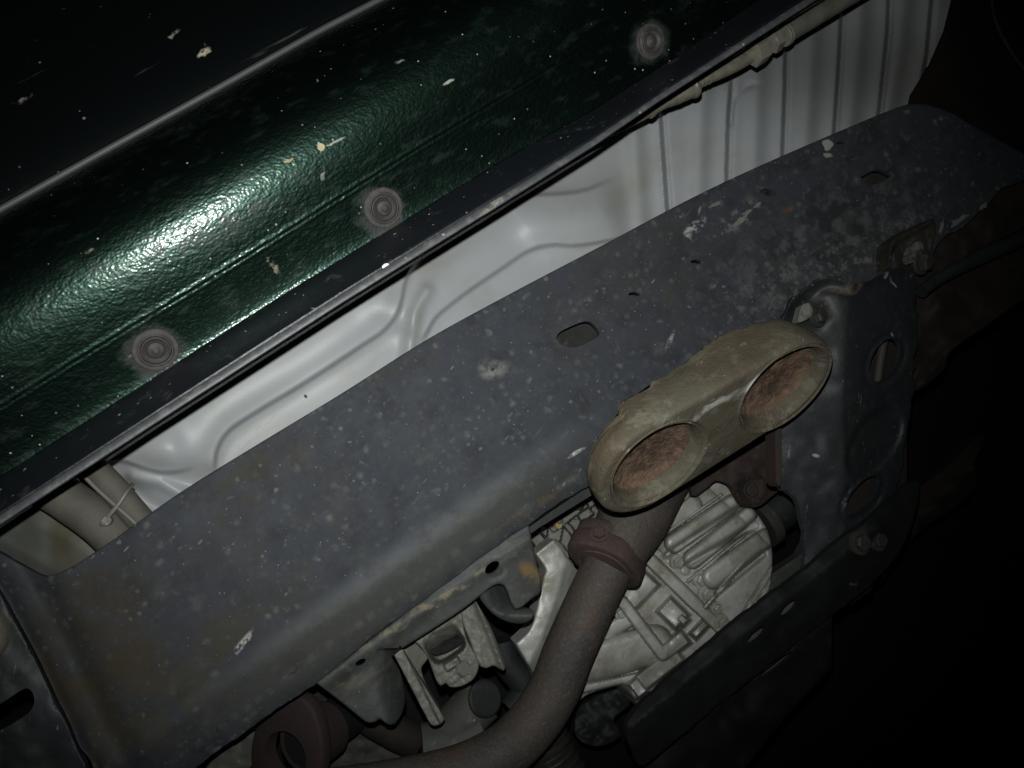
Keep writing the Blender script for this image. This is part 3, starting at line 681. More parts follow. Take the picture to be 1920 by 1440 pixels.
# =================================================================== OUTRIGGER PLATE, far left
out = [(-120, 1000), (-40, 1062), (0, 1112), (36, 1178), (74, 1250), (103, 1312), (128, 1362), (147, 1408), (160, 1432), (180, 1560), (-120, 1560)]
ol = crom([(-60, 1352), (0, 1320), (46, 1291), (60, 1297), (64, 1318), (52, 1338), (0, 1370), (-60, 1400)], closed=True, sub=3)
t_out = thing('outrigger_plate', 'dark grey outrigger plate with a long slot at the left end of the rail', 'bracket', at(40, 1350, 0.47))
obj('slotted_plate', sheet('out', out, lambda P: 0.470+fbm(P, 90, 31)*0.004, m_cross, step=9, thick=0.004, holes=[ol], edge=4), t_out)
obj('grommet', sheet('gr', ell(-12, 1190, 26, 42, 0, 18), lambda P: 0.462+0.004*((P[:, 0]+12)**2/26**2+(P[:, 1]-1190)**2/42**2), m_loom, step=6, thick=0.01), t_out)

# olive-stained body bracket, far left above the rail
ob = [(-120, 880), (40, 840), (150, 930), (260, 1010), (180, 1120), (95, 1100), (60, 1078), (0, 1046), (-120, 980)]
def olive_h(P):
    d, _, _ = sdist(P, [(-120, 955), (0, 1018), (60, 1052), (120, 1085)]); return 0.535-0.0003*np.clip(-d-6, 0, 60)*0.4+0.00035*np.clip(d+6, 0, 60)+fbm(P, 90, 5)*0.006
obj('body_bracket', sheet('ob', ob, olive_h, m_olive, step=7, thick=0.003), label='olive grey grimy body bracket left of the wrapped hoses', cat='bracket')

# =================================================================== WRAPPED HOSES + TIE
t_lA = obj('wrapped_hose', tube('hA', path([(10, 850), (70, 900), (128, 938), (200, 992), (275, 1075), (330, 1130)], 0.50), 0.0120, m_loom, 24), label='thick grimy tape-wrapped hose passing behind the green sill at left', cat='hose')
t_lB = obj('wrapped_hose', tube('hB', path([(110, 812), (165, 868), (212, 915), (250, 960), (320, 1040)], 0.496), 0.0078, m_loom, 20), label='thinner tape-wrapped hose right of the thick hose at left', cat='hose')
obj('copper_line', tube('hC', path([(120, 850), (158, 893), (190, 925), (250, 978), (320, 1045)], 0.488), 0.0011, m_tie, 8), label='thin pale line running in the gap between the two wrapped hoses', cat='pipe')
t_tie = thing('cable_tie', 'pale plastic cable tie strapped across the two wrapped hoses', 'cable tie', at(215, 950, 0.485))
obj('strap', tube('tie', path([(248, 908), (238, 922), (220, 948), (200, 972), (190, 985)], [0.497, 0.486, 0.484, 0.485, 0.489]), 0.0013, m_tie, 8), t_tie)
obj('tie_head', sheet('th', crom([(188, 976), (198, 966), (209, 973), (205, 984), (192, 986)], closed=True, sub=4), lambda P: 0.4835+vnoise(P, 6, 3)*0.001, m_tie, step=3, thick=0.004, edge=2), t_tie)

# =================================================================== GREEN SILL
hem = [(-400, 1242), (0, 985), (322, 775), (640, 570), (780, 483), (960, 372), (1110, 277), (1240, 188), (1400, 85), (1535, -2), (1700, -108), (2000, -300)]
edg = [(-400, 1140), (0, 896), (127, 814), (330, 683), (525, 558), (730, 432), (950, 297), (1110, 208), (1260, 112), (1410, 8), (1560, -95), (1900, -320)]
cre = [(-400, 1010), (0, 765), (240, 617), (380, 533), (560, 420), (750, 300), (950, 178), (1200, 22), (1500, -165), (1900, -410)]
trm = [(-400, 612), (0, 393), (200, 281), (400, 170), (600, 57), (710, 0), (1000, -160), (1400, -380), (1800, -600)]
KT = [290, 348, 463, 775]; KC = [hem, edg, cre, trm]
def sill_px(t, s):
    """photo position of the sill line at lateral station t, longitudinal station s"""
    x = s-0.525*(t-290)
    ys = [np.interp(x, [p[0] for p in c], [p[1] for p in c]) for c in KC]
    lin = [k for k in KT]
    # remove the mean lateral trend so that in-between stations interpolate smoothly
    return x, float(np.interp(t, lin, ys)) if t <= 775 else ys[3]-(t-775)*1.14
def sill_strip(name, TZ, m, thick=0.0018, s0=-330, s1=2050, ds=14, smooth=True):
    V = []; Fc = []; ss = np.arange(s0, s1, ds); n = len(TZ)
    for s in ss:
        for (t, z) in TZ:
            x, y = sill_px(t, s); V.append(at(x, y, z))
    k = len(ss)
    for i in range(k-1):
        for j in range(n-1): Fc.append((i*n+j, (i+1)*n+j, (i+1)*n+j+1, i*n+j+1))
    me = new_mesh(name, V, Fc, m, smooth)
    bm = bmesh.new(); bm.from_mesh(me)
    bmesh.ops.recalc_face_normals(bm, faces=bm.faces)
    if sum(f.normal.z for f in bm.faces) > 0: bmesh.ops.reverse_faces(bm, faces=bm.faces)
    bm.normal_update()
    # real metal thickness behind the skin
    old = list(bm.verts); r = bmesh.ops.duplicate(bm, geom=bm.faces[:]+bm.edges[:]+bm.verts[:])
    so_ = set(old); mp = {a: b for a, b in r['vert_map'].items() if a in so_}
    nrm = {a: a.normal.copy() for a in mp}
    be = [e for e in bm.edges if e.is_boundary and e.verts[0] in mp and e.verts[1] in mp]
    for a, b in mp.items(): b.co = a.co-nrm[a]*thick
    bmesh.ops.reverse_faces(bm, faces=[f for f in r['geom'] if isinstance(f, bmesh.types.BMFace)])
    for e in be:
        a, b = e.verts
        try: bm.faces.new((a, b, mp[b], mp[a]))
        except ValueError: pass
    bmesh.ops.recalc_face_normals(bm, faces=bm.faces)
    bm.to_mesh(me); bm.free(); me.polygons.foreach_set('use_smooth', [smooth]*len(me.polygons)); sharpen(me, 50); return me
SL = [(347.5, 0.70), (349.5, 0.10), (351.5, -0.16), (357, -0.33), (367, -0.43), (380, -0.52), (400, -0.56), (430, -0.62), (448, -0.60), (452, -0.60), (455, -0.82), (459, -0.42), (462, -0.34), (464, -0.78), (467, -0.82), (470, -0.40), (473, -0.36), (478, -0.60), (500, -0.60), (530, -0.52),
      (550, -0.45), (566, -0.38), (590, -0.25), (620, -0.06), (650, 0.14), (680, 0.34), (720, 0.60), (772, 0.95)]
prof = []; zc = 0.4049
for i, t in enumerate(np.arange(347.5, 773, 1.0)):
    sl = float(np.interp(t, [q[0] for q in SL], [q[1] for q in SL])); zc += sl*zc/1490.0/(1-sl*t/1490.0)
    if t < 380 or 446 < t < 482 or i % 6 == 0: prof.append((float(t), zc))
ZT = zc
t_sill = thing('sill_panel', 'dark green metallic sill with orange-peel coating, bright highlight and three rubber plugs', 'sill', at(500, 450, 0.39))
obj('sill_skin', sill_strip('sill_skin', prof, m_green), t_sill)
obj('sill_flange', sill_strip('sill_flange', [(303, 0.3868), (306, 0.3865), (309, 0.3872), (318, 0.3905), (328, 0.3950), (338, 0.4000), (344, 0.4035), (347.5, 0.4049)], m_flange_shade), t_sill)
obj('hem_edge', sill_strip('hem_edge', [(289, 0.3885), (290, 0.3868), (292, 0.3858), (296, 0.3856), (300, 0.3860), (302.4, 0.3868)], m_hem, thick=0.003), t_sill)
def linept(t, s, z):
    x, y = sill_px(t, s); return at(x, y, z)
tp = [linept(775, s, ZT-0.0005) for s in np.arange(-330, 1900, 30)]
obj('trim_strip', tube('trim', tp, 0.00175, m_trim, 10), t_sill)
obj('door_skin', sill_strip('door_skin', [(779, ZT+.003), (784, ZT+.0015), (800, ZT+.0013), (850, ZT+.004), (930, ZT+.010), (1050, ZT+.025), (1200, ZT+.053), (1400, ZT+.107)], m_door, s0=-200, s1=2300, ds=30), t_sill)
# rubber plugs, each a disc with a stepped cup
ring = lathe('plug_ring', [(0.0076, -0.0006), (0.0078, 0.0020), (0.0083, 0.0021), (0.0092, 0.0013), (0.0110, 0.0012), (0.0115, 0.0006), (0.0115, -0.001), (0.0076, -0.001)], m_plug, 40, closed=True)
cup = lathe('plug_cup', [(0.0040, -0.0004), (0.0043, 0.0006), (0.0047, 0.0009), (0.0056, 0.0018), (0.0060, 0.0016), (0.0061, 0.0002), (0.0061, -0.001), (0.0040, -0.001)], m_plug, 36, closed=True)
dome = lathe('plug_dome', [(0.0038, -0.0012), (0.0037, 0.0006), (0.0033, 0.0013), (0.0022, 0.0018), (0.0014, 0.0021), (0.0010, 0.0026), (0.0005, 0.0027), (0.0002, 0.0027)], m_plug, 32)
def sill_at_px(px, py):
    best = None
    for t in np.arange(352, 460, 2):
        for s in np.arange(-300, 1900, 6):
            x, y = sill_px(t, s); d = (x-px)**2+(y-py)**2
            if best is None or d < best[0]: best = (d, t, s)
    return best[1], best[2]
for (px, py) in ((292, 655), (718, 390), (1217, 80)):
    t, s = sill_at_px(px, py)
    zz = lambda q: float(np.interp(q, [a for a, b in prof], [b for a, b in prof]))
    p = linept(t, s, zz(t)); a = linept(t+25, s, zz(t+25))-linept(t-25, s, zz(t-25)); b = linept(t, s+20, zz(t))-linept(t, s-20, zz(t))
    nn = a.cross(b).normalized()
    if nn.z > 0: nn = -nn
    # dusty halo round the plug, a thin rough film with its own edge
    V = [p+nn*0.0004]; Fc = []; R = 44; ax = a.normalized(); bx = b.normalized()
    pr = place('rubber_plug', ring, t_sill, p+nn*0.0001, nn, 0, 0.93 if px < 1000 else 0.86)
    for q, nm in ((cup, 'plug_cup'), (dome, 'plug_centre')):
        o = bpy.data.objects.new(nm, q); C.objects.link(o); o.parent = pr; o.scale = (1.2, 1.2, 1.25)
# =================================================================== BRAKE/AC LINE at top right
def along(a, b, f): return a+(b-a)*f
t_h = thing('fluid_line', 'pale metal fluid line with two hex nuts below the sill edge', 'pipe', at(1430, 95, 0.47))
pA = at(1476, 62, 0.47); pB = at(1700, -72, 0.47)
obj('braided_hose', tube('bh', [along(pA, pB, i/10) for i in range(11)], 0.0070, m_hose, 22), t_h)
ax = (pA-at(1400, 108, 0.47)).normalized()
place('crimp_collar', lathe('col', [(0.0050, 0), (0.0078, 0.0004), (0.0083, 0.0016), (0.0078, 0.0030), (0.0082, 0.0042), (0.0072, 0.0056)], m_brass), t_h, at(1466, 68, 0.47), ax)
place('hex_nut', lathe('hn', [(0.0060, 0), (0.0084, 0.0010), (0.0084, 0.0066), (0.0062, 0.0076)], m_brass, 36, [0, 1, 1, 0]), t_h, at(1444, 81, 0.47), ax, 0.2)
place('hex_nut', lathe('hn2', [(0.0062, 0), (0.0100, 0.0014), (0.0100, 0.0105), (0.0070, 0.0118)], m_brass, 36, [0, 1, 1, 0]), t_h, at(1408, 103, 0.47), ax, 0.45)
obj('metal_pipe', tube('mp', path([(1412, 100), (1385, 117), (1350, 134), (1316, 147), (1298, 158)], 0.472), [0.0052]*33, m_brass, 18), t_h)
for i, (x, y, r) in enumerate([(1308, 152, 0.0056), (1316, 148, 0.0055), (1324, 145, 0.0054)]):
    place('pipe_ring', lathe('pr%d' % i, [(r-0.001, 0), (r, 0.0003), (r, 0.0008), (r-0.001, 0.0011)], m_brass, 20), t_h, at(x, y, 0.472), ax)
obj('end_fitting', tube('ef', path([(1300, 160), (1296, 164), (1290, 168), (1270, 178), (1250, 186), (1242, 190)], 0.474, 3), [0.0056, 0.0075, 0.0083, 0.0084, 0.0080, 0.0066, 0.0064, 0.0066, 0.0062, 0.0064, 0.0060, 0.0060, 0.0058, 0.0056, 0.0052, 0.0040], m_brass, 18), t_h)
obj('thin_hose', tube('thh', path([(1246, 188), (1215, 205), (1165, 230), (1120, 250), (1060, 285), (1000, 320)], 0.470), 0.0055, m_hose, 16), t_h)
place('hose_clip', lathe('hc', [(0.0050, 0), (0.0064, 0.0003), (0.0064, 0.003), (0.0050, 0.0033)], m_brass, 20), t_h, at(1214, 206, 0.470), ax)

# =================================================================== TWIN-SOCKET CASTING
ZC = 0.385
cL = at(1234, 872, ZC); cR = at(1470, 730, ZC)
view = (cL+cR).normalized()                     # camera -> object
camd = lambda deg: M @ Vector((math.cos(math.radians(deg)), math.sin(math.radians(deg)), 0))
def perp(v): v = v-view*v.dot(view); return v.normalized()
d32 = (cR-cL)-view*(cR-cL).dot(view); sp_ = d32.length; d32.normalize()
lr = perp(camd(-46.0)); inc = math.radians(61)
fn = (lr*math.sin(inc)-view*math.cos(inc)).normalized()      # face normal, leaning to the lower right
e1 = d32+view*(math.tan(inc)*d32.dot(lr)); sep = sp_*e1.length; e1.normalize()
e2 = fn.cross(e1).normalized()
if e2.dot(lr) < 0: e2 = -e2
mid = (cL+cR)*0.5
k1 = sp_/275.0; R0 = 119*k1; HL = sep*0.5
def stad(u, r):            # u in [0,1): point on the stadium outline, radius r
    per = 2*math.pi*r+4*HL; s = u*per
    if s < 2*HL: return (-HL+s, -r)
    s -= 2*HL
    if s < math.pi*r: a = -math.pi/2+s/r; return (HL+r*math.cos(a), r*math.sin(a))
    s -= math.pi*r
    if s < 2*HL: return (HL-s, r)
    s -= 2*HL; a = math.pi/2+s/r; return (-HL+r*math.cos(a), r*math.sin(a))
t_c = thing('twin_socket_casting', 'rusty khaki oval casting with two deep round sockets hanging below the rail', 'casting', mid)
NU = 220; V = []; Fc = []
def cp(a, b, c): return mid+e1*a+e2*b+fn*c
# side wall with rounded lip; wall depth varies round the outline (broken, irregular upper rim)
def depth(a, b):
    x = (a+HL+R0)/(2*(HL+R0))          # 0 left .. 1 right
    tb = [(0, 58), (.08, 60), (.17, 62), (.185, 84), (.22, 88), (.32, 88), (.345, 99), (.40, 95), (.50, 92), (.58, 100), (.68, 108), (.78, 98), (.90, 84), (1, 70)]
    return float(np.interp(x, [p[0] for p in tb], [p[1] for p in tb]))*k1
rows = [(-0.0035, 0.0), (-0.0018, -0.0002), (-0.0006, -0.0009), (0.0, -0.0022), (0.0004, -0.006)]
outl = [stad(i/NU, R0) for i in range(NU)]
outl = [(x*(1+(0.05 if x < 0 else -0.012)), y*(1.05-0.09*(x+HL)/(2*HL))) for x, y in outl]
nrms = []
for i in range(NU):
    a = Vector(outl[i-1]); b = Vector(outl[(i+1) % NU]); t = (b-a).normalized(); nrms.append((t.y, -t.x))
ringsV = []
for off, c in rows: ringsV.append([(outl[i][0]+nrms[i][0]*off, outl[i][1]+nrms[i][1]*off, c) for i in range(NU)])
NS = 16
for k in range(1, NS+1):
    fr = k/NS; rr = []
    for i in range(NU):
        D = depth(*outl[i])
        wob = 0.0009*math.sin(i*0.09+k*0.16+1)+0.0004*math.sin(i*0.21-k*0.5+2)
        rimn = (random.random()-0.5)*0.0010+0.0012*math.sin(i*0.17) if k == NS else 0
        rr.append((outl[i][0]+nrms[i][0]*(0.0004+wob*fr-0.0035*fr*fr), outl[i][1]+nrms[i][1]*(0.0004+wob*fr-0.0035*fr*fr), -0.006-(D-0.006)*fr+rimn*1.0))
    ringsV.append(rr)
for rr in ringsV: V += [cp(*q) for q in rr]
for k in range(len(ringsV)-1):
    for i in range(NU): j = (i+1) % NU; Fc.append((k*NU+i, k*NU+j, (k+1)*NU+j, (k+1)*NU+i))
Fc.append(tuple((len(ringsV)-1)*NU+i for i in range(NU)))
# front face: stadium minus two sockets
fo = [(q[0], q[1]) for q in ringsV[0]]
rs = 112*k1
h1 = [(-HL+rs*math.cos(2*math.pi*i/72), rs*math.sin(2*math.pi*i/72)) for i in range(72)]
h2 = [(HL+rs*math.cos(2*math.pi*i/72), rs*math.sin(2*math.pi*i/72)) for i in range(72)]
gp = [(x, y) for x in np.arange(-HL-R0, HL+R0, 0.003) for y in np.arange(-R0, R0, 0.003)]
G = np.array(gp); ok = inside(G, fo) & (np.abs(sdist(G, fo+[fo[0]])[0]) > 0.0015) & (np.hypot(G[:, 0]-HL, G[:, 1]) > rs+0.0015) & (np.hypot(G[:, 0]+HL, G[:, 1]) > rs+0.0015)
gp = [tuple(g) for g in G[ok]]
pts = [Vector(q) for q in fo+h1+h2+gp]
vs, es, fs, *_ = delaunay_2d_cdt(pts, [], [list(range(NU)), list(range(NU, NU+72)), list(range(NU+72, NU+144))], 0, 1e-7)
base = len(V)
for v in vs:
    d = min(abs(math.hypot(v.x-HL, v.y)-rs), abs(math.hypot(v.x+HL, v.y)-rs))
    V.append(cp(v.x, v.y, -0.0004*math.exp(-(d/0.002)**2)*0))
VV = np.array([(v.x, v.y) for v in vs]); cen = VV[np.array(fs)].mean(1)
ok = inside(cen, fo) & (np.hypot(cen[:, 0]-HL, cen[:, 1]) > rs*0.998) & (np.hypot(cen[:, 0]+HL, cen[:, 1]) > rs*0.998)
Fc += [tuple(base+i for i in f) for f, k in zip(fs, ok) if k]
me = new_mesh('casting_body', V, Fc, m_cast)
bm = bmesh.new(); bm.from_mesh(me); bmesh.ops.remove_doubles(bm, verts=bm.verts, dist=0.00002); bm.to_mesh(me); bm.free(); sharpen(me, 60)
obj('casting_body', me, t_c)
for cx in (-HL, HL):
    pr = [(rs+0.0001, 0.0001), (rs-0.0001, 0.0007), (rs-0.0006, 0.0008), (rs-0.0012, 0.0001), (rs-0.0020, -0.0008), (rs-9*k1, -0.0012), (rs-10*k1, -0.0007), (rs-11.5*k1, -0.0007), (rs-12.5*k1, -0.0016), (rs-17*k1, -0.0030), (rs-19*k1, -0.0050), (rs-20*k1, -0.0085)]
    s_me = lathe('sw', pr[:], m_cast, 72)
    bm = bmesh.new(); bm.from_mesh(s_me)
    bmesh.ops.delete(bm, geom=[f for f in bm.faces if len(f.verts) > 4], context='FACES_ONLY'); bm.to_mesh(s_me); bm.free()
    so = place('socket_rim', s_me, t_c, cp(cx, 0, 0), fn)
    dp = [(rs-20*k1, -0.0085), (rs-21*k1, -0.0095), (rs-24*k1, -0.0108), (rs-32*k1, -0.0122), (rs-46*k1, -0.0132), (rs-62*k1, -0.0139), (rs-80*k1, -0.0142), (0.0004, -0.0143)]
    pts2 = []
    b_me = lathe('bowl', dp, m_rust, 72)
    bm = bmesh.new(); bm.from_mesh(b_me)
    bmesh.ops.delete(bm, geom=[f for f in bm.faces if len(f.verts) > 40 and abs(f.calc_center_median().z+0.0085) < 1e-4], context='FACES_ONLY')
    for v in bm.verts:
        if v.co.z < -0.0100: v.co += Vector((random.random()-.5, random.random()-.5, random.random()-.5))*0.0007
    bm.to_mesh(b_me); bm.free()
    b_me.polygons.foreach_set('use_smooth', [True]*len(b_me.polygons))
    place('rusty_bowl', b_me, t_c, cp(cx, 0, 0), fn)
# thin lip plate showing at the casting's left end
lipr = []
V = []; Fc = []
for i in range(60):
    a = math.pi*0.75+math.pi*0.72*i/59*1.0
    for (r, c) in ((R0-0.001, -50*k1), (R0+0.0012, -50*k1), (R0+0.0014, -57*k1), (R0-0.001, -57*k1)):
        V.append(cp(-HL+r*math.cos(a), r*math.sin(a), c))
for i in range(59):
    for j in range(4): j2 = (j+1) % 4; Fc.append((i*4+j, i*4+j2, (i+1)*4+j2, (i+1)*4+j))
Fc += [(3, 2, 1, 0), (236, 237, 238, 239)]
me = new_mesh('lip', V, Fc, m_cast); sharpen(me); obj('rear_lip', me, t_c)

# =================================================================== EXHAUST
t_e = thing('exhaust_pipe', 'rusty grey exhaust downpipe with maroon bolted flange curving down below the casting', 'exhaust pipe', at(1100, 1150, 0.50))
pz = 0.505
obj('lower_pipe', tube('lp', path([(1140, 1062), (1112, 1120), (1068, 1218), (1040, 1290), (1002, 1352), (945, 1408), (860, 1450), (740, 1478), (600, 1500)], [0.503, 0.503, 0.505, 0.507, 0.508, 0.51, 0.51, 0.51, 0.51], 8),
    0.0168, m_pipe, 40), t_e)
up = path([(1148, 1050), (1162, 1020), (1180, 985), (1206, 935), (1240, 870)], [0.503, 0.504, 0.508, 0.515, 0.525], 8)
obj('upper_pipe', tube('upp', up, [0.0185+0.006*min(1, i/20) for i in range(len(up))], m_pipe, 40), t_e)
# oval two-bolt flange, perpendicular to the pipe
pc = at(1137, 1046, 0.503); pax = (at(1110, 1112, 0.4925)-pc).normalized()
vw = pc.normalized(); side = pax.cross(vw).normalized()
if (M.transposed() @ side).x < 0: side = -side
dpt = pax.cross(side).normalized()
if dpt.dot(vw) > 0: dpt = -dpt                 # towards the camera
fu = (side*0.93-dpt*0.30).normalized(); fv = pax.cross(fu).normalized()
def oval_flange(name, c, ax, fu, fv, ra, rb, th, m, hole=0.0):
    V = []; Fc = []; N_ = 64
    def ring_(sc, off):
        for i in range(N_):
            a = 2*math.pi*i/N_; x = math.cos(a); y = math.sin(a)
            r = ((abs(x)/ra)**1.75+(abs(y)/rb)**1.75)**(-1/1.75)
            V.append(c+fu*x*(r-sc)+fv*y*(r-sc)+ax*off)
    L_ = [(0.002, -th/2), (0.0006, -th/2+0.0006), (0, -th/2+0.002), (0, th/2-0.002), (0.0006, th/2-0.0006), (0.002, th/2)]
    for q in L_: ring_(*q)
    for k in range(len(L_)-1):
        for i in range(N_): j = (i+1) % N_; Fc.append((k*N_+i, k*N_+j, (k+1)*N_+j, (k+1)*N_+i))
    if hole:
        b0 = len(V)
        for off in (th/2, -th/2):
            for i in range(N_):
                a = 2*math.pi*i/N_; V.append(c+fu*math.cos(a)*hole+fv*math.sin(a)*hole+ax*off)
        for i in range(N_):
            j = (i+1) % N_; t_ = 5*N_
            Fc += [(t_+i, t_+j, b0+j, b0+i), (b0+i, b0+j, b0+N_+j, b0+N_+i), (b0+N_+i, b0+N_+j, j, i)]
    else: Fc += [tuple(reversed(range(N_))), tuple(5*N_+i for i in range(N_))]
    me = new_mesh(name, V, Fc, m); sharpen(me, 50); return me
fo_ = oval_flange('fl', pc, pax, fu, fv, 0.0275, 0.0235, 0.0135, m_maroon)
f_o = obj('pipe_flange', fo_, t_e)
f2 = oval_flange('fl2', pc-pax*0.0115, pax, fu, fv, 0.0262, 0.0225, 0.0085, m_maroon); obj('mating_flange', f2, t_e)
bolt_m = lathe('bolt', [(0.0002, 0.0042), (0.0036, 0.0040), (0.0044, 0.0034), (0.0044, 0.0008), (0.0060, 0.0006), (0.0060, 0.0)], m_maroon, 36, [0, 1, 1, 1, 0, 0])
place('flange_bolt', bolt_m, t_e, pc-fu*0.0105+dpt*0.0215-pax*0.001, (dpt-fu*0.25).normalized())
# weld bead where pipe enters the flange
wb = [pc+pax*0.0068+(side*math.cos(a)+dpt*math.sin(a))*0.0171 for a in [2*math.pi*i/40 for i in range(41)]]
obj('weld_bead', tube('wb', wb, 0.0009, m_pipe, 8, caps=False), t_e)
# second exhaust joint, bottom left
t_e2 = thing('exhaust_joint', 'dark maroon oval exhaust flange with shade painted black in its pipe mouth at the bottom left', 'exhaust flange', at(540, 1420, 0.52))
pc2 = at(545, 1412, 0.515); ax2 = (-(pc2.normalized())*0.8+(M @ Vector((-0.5, -0.35, 0)))).normalized()
u2 = (M @ Vector((0.35, 0.9, 0))); u2 = (u2-ax2*u2.dot(ax2)).normalized(); v2 = ax2.cross(u2).normalized()
obj('joint_flange', oval_flange('jf', pc2, ax2, u2, v2, 0.040, 0.0265, 0.010, m_maroon_d, hole=0.0155), t_e2)
obj('joint_pipe', tube('jp', [pc2-ax2*0.012, pc2-ax2*0.02, pc2-ax2*0.06], 0.0150, m_black, 32), t_e2)  # its black end cap paints the shade inside the pipe
obj('joint_collar', tube('jc', [pc2+ax2*x for x in (-0.034, -0.02, -0.0125)], 0.0185, m_maroon_d, 32), t_e2)

# =================================================================== GEARBOX CASTING
ZG = 0.575
go = [(1343, 903), (1368, 905), (1385, 930), (1410, 952), (1428, 975), (1441, 1000), (1448, 1035), (1447, 1075), (1440, 1120), (1420, 1180), (1330, 1290), (1240, 1350), (1205, 1330), (1182, 1300), (1176, 1284), (1127, 1294), (1096, 1306), (1070, 1330),
      (1030, 1330), (1060, 1200), (1120, 1100), (1160, 1030), (1205, 1000), (1225, 975), (1248, 950), (1275, 931), (1310, 914)]
def cap(P, a, b, r, h, r2=None, p=3.6):
    """rounded bar from a to b"""
    d, al, tot = sdist(P, [a, b]); R = r if r2 is None else r+(r2-r)*al/tot
    x = np.clip(np.abs(d)/R, 0, 1); return h*(1-x**p)**(1/p)
def boxm(P, cx, cy, w_, h_, ang, ht, bev=7):
    A = math.radians(ang); x = (P[:, 0]-cx)*math.cos(A)+(P[:, 1]-cy)*math.sin(A); y = -(P[:, 0]-cx)*math.sin(A)+(P[:, 1]-cy)*math.cos(A)
    d = np.minimum(w_/2-np.abs(x), h_/2-np.abs(y)); return ht*sstep(0, bev, d)
def gear_h(P):
    b = np.zeros(len(P))
    # domed bell toward the upper right
    d, _, _ = sdist(P, [(1215, 1040), (1300, 1120), (1370, 1190)])       # joint face line; negative = upper right
    bell = d < 0
    b += np.where(bell, 0.010*sstep(0, 130, -d)*0+0.004, 0)
    rr = np.abs(d)
    dome = np.where(bell, 0.004+0.012*np.sqrt(np.maximum(0, 1-((rr-40)/130.0)**2)), 0.0)
    b = np.maximum(b, dome)
    M_ = lambda *q: None
    add = np.zeros(len(P))
    for a_, b_, r, h, r2 in [((1264, 1018), (1372, 944), 19, .012, 17), ((1299, 1048), (1404, 964), 19, .013, 16), ((1338, 1082), (1434, 1010), 23, .009, 19),
                             ((1228, 1014), (1352, 928), 3.5, .005, 3), ((1318, 1144), (1426, 1018), 5, .009, 4), ((1290, 1090), (1400, 1000), 3, .005, 3), ((1240, 990), (1300, 945), 12, .004, 16)]:
        add = np.maximum(add, cap(P, a_, b_, r, h, r2))
    b += add*1.9
    # concave valley lines between the ribs
    for a_, b_ in [((1250, 1040), (1385, 952)), ((1282, 1064), (1415, 985)), ((1345, 1110), (1430, 1040))]:
        dd, _, _ = sdist(P, [a_, b_]); b -= 0.009*np.exp(-(dd/5.5)**2)
    # three saw-cut lines on the flat shoulder
    for k in range(3):
        dd, _, _ = sdist(P, [(1378+k*11, 1172-k*2), (1447+k*2, 1062+k*18)]); b -= 0.0035*np.exp(-(dd/1.8)**2)
    # joint face strips
    b = np.maximum(b, cap(P, (1222, 1052), (1308, 1136), 13, .024, p=6))
    b = np.maximum(b, cap(P, (1308, 1136), (1362, 1188), 12, .024, p=6))
    b = np.maximum(b, cap(P, (1168, 1130), (1243, 1228), 12, .030, p=6))
    for cx, cy, w_, h_, an, ht in [(1240, 1022, 44, 34, 42, .020), (1196, 1105, 56, 76, 44, .012), (1262, 1150, 58, 46, 44, .024), (1280, 1162, 30, 26, 44, .033), (1226, 1262, 130, 44, -38, .019), (1262, 1212, 70, 40, -38, .026), (1196, 1290, 34, 44, -38, .030), (1312, 1180, 26, 46, 44, .030)]:
        b = np.maximum(b, boxm(P, cx, cy, w_, h_, an, ht, 9)*(1+0.35*vnoise(P, 26, cx)))
    for cx, cy, r, ht in [(1267, 1052, 17, .020), (1285, 1070, 14, .018), (1312, 1085, 16, .021), (1322, 1110, 15, .021), (1343, 1140, 15, .019), (1352, 1166, 16, .021), (1163, 1148, 12, .016)]:
        q = np.hypot(P[:, 0]-cx, P[:, 1]-cy)/r; b = np.maximum(b, ht*np.sqrt(np.maximum(0, 1-np.clip(q, 0, 1)**4)))
    # round lower barrel
    b = np.maximum(b, cap(P, (1100, 1245), (1225, 1208), 38, .018))
    b = np.maximum(b, cap(P, (1110, 1200), (1180, 1160), 16, .012))
    b = np.maximum(b, cap(P, (1080, 1295), (1225, 1262), 8, .010))
    return ZG-b+fbm(P, 34, 41)*0.0007
t_g = thing('gearbox', 'cast aluminium gearbox housing with ribs and bolt bosses between pipe and dark beam', 'gearbox', at(1280, 1100, ZG))
obj('housing', sheet('housing', crom(go, 6, True), gear_h, m_alu, step=1.9, thick=0.05, edge=6), t_g)
hexb = lathe('hexb', [(0.0002, 0.0050), (0.0040, 0.0050), (0.0046, 0.0044), (0.0046, 0.0010), (0.0062, 0.0008), (0.0062, -0.002)], m_alu, 36, [0, 1, 1, 1, 0, 0])
for (x, y, s_) in [(1312, 1085, 1.0), (1322, 1112, 1.0), (1352, 1166, 1.05), (1268, 1053, 0.9), (1163, 1148, 0.8), (1343, 1140, 0.8)]:
    z = float(gear_h(np.array([[x, y]], float))[0]); place('housing_bolt', hexb, t_g, at(x, y, z), (0.1, 0.25, -1), random.random(), s_)
# output shaft housing right of the bell
obj('output_shaft', tube('os', path([(1418, 985), (1455, 958), (1490, 930), (1530, 900)], 0.60), 0.0175, m_dark, 30), t_g)
obj('shaft_collar', tube('sc', path([(1425, 985), (1440, 975)], 0.592, 3), 0.0200, m_boltdark, 30), t_g)
obj('side_cover', sheet('scv', [(1440, 1080), (1500, 1040), (1515, 1010), (1530, 1100), (1450, 1160)], lambda P: 0.60+0*P[:, 0], dark('dull_grey_cover', (0.05, 0.055, 0.05)), step=10, thick=0.01, edge=4), t_g)

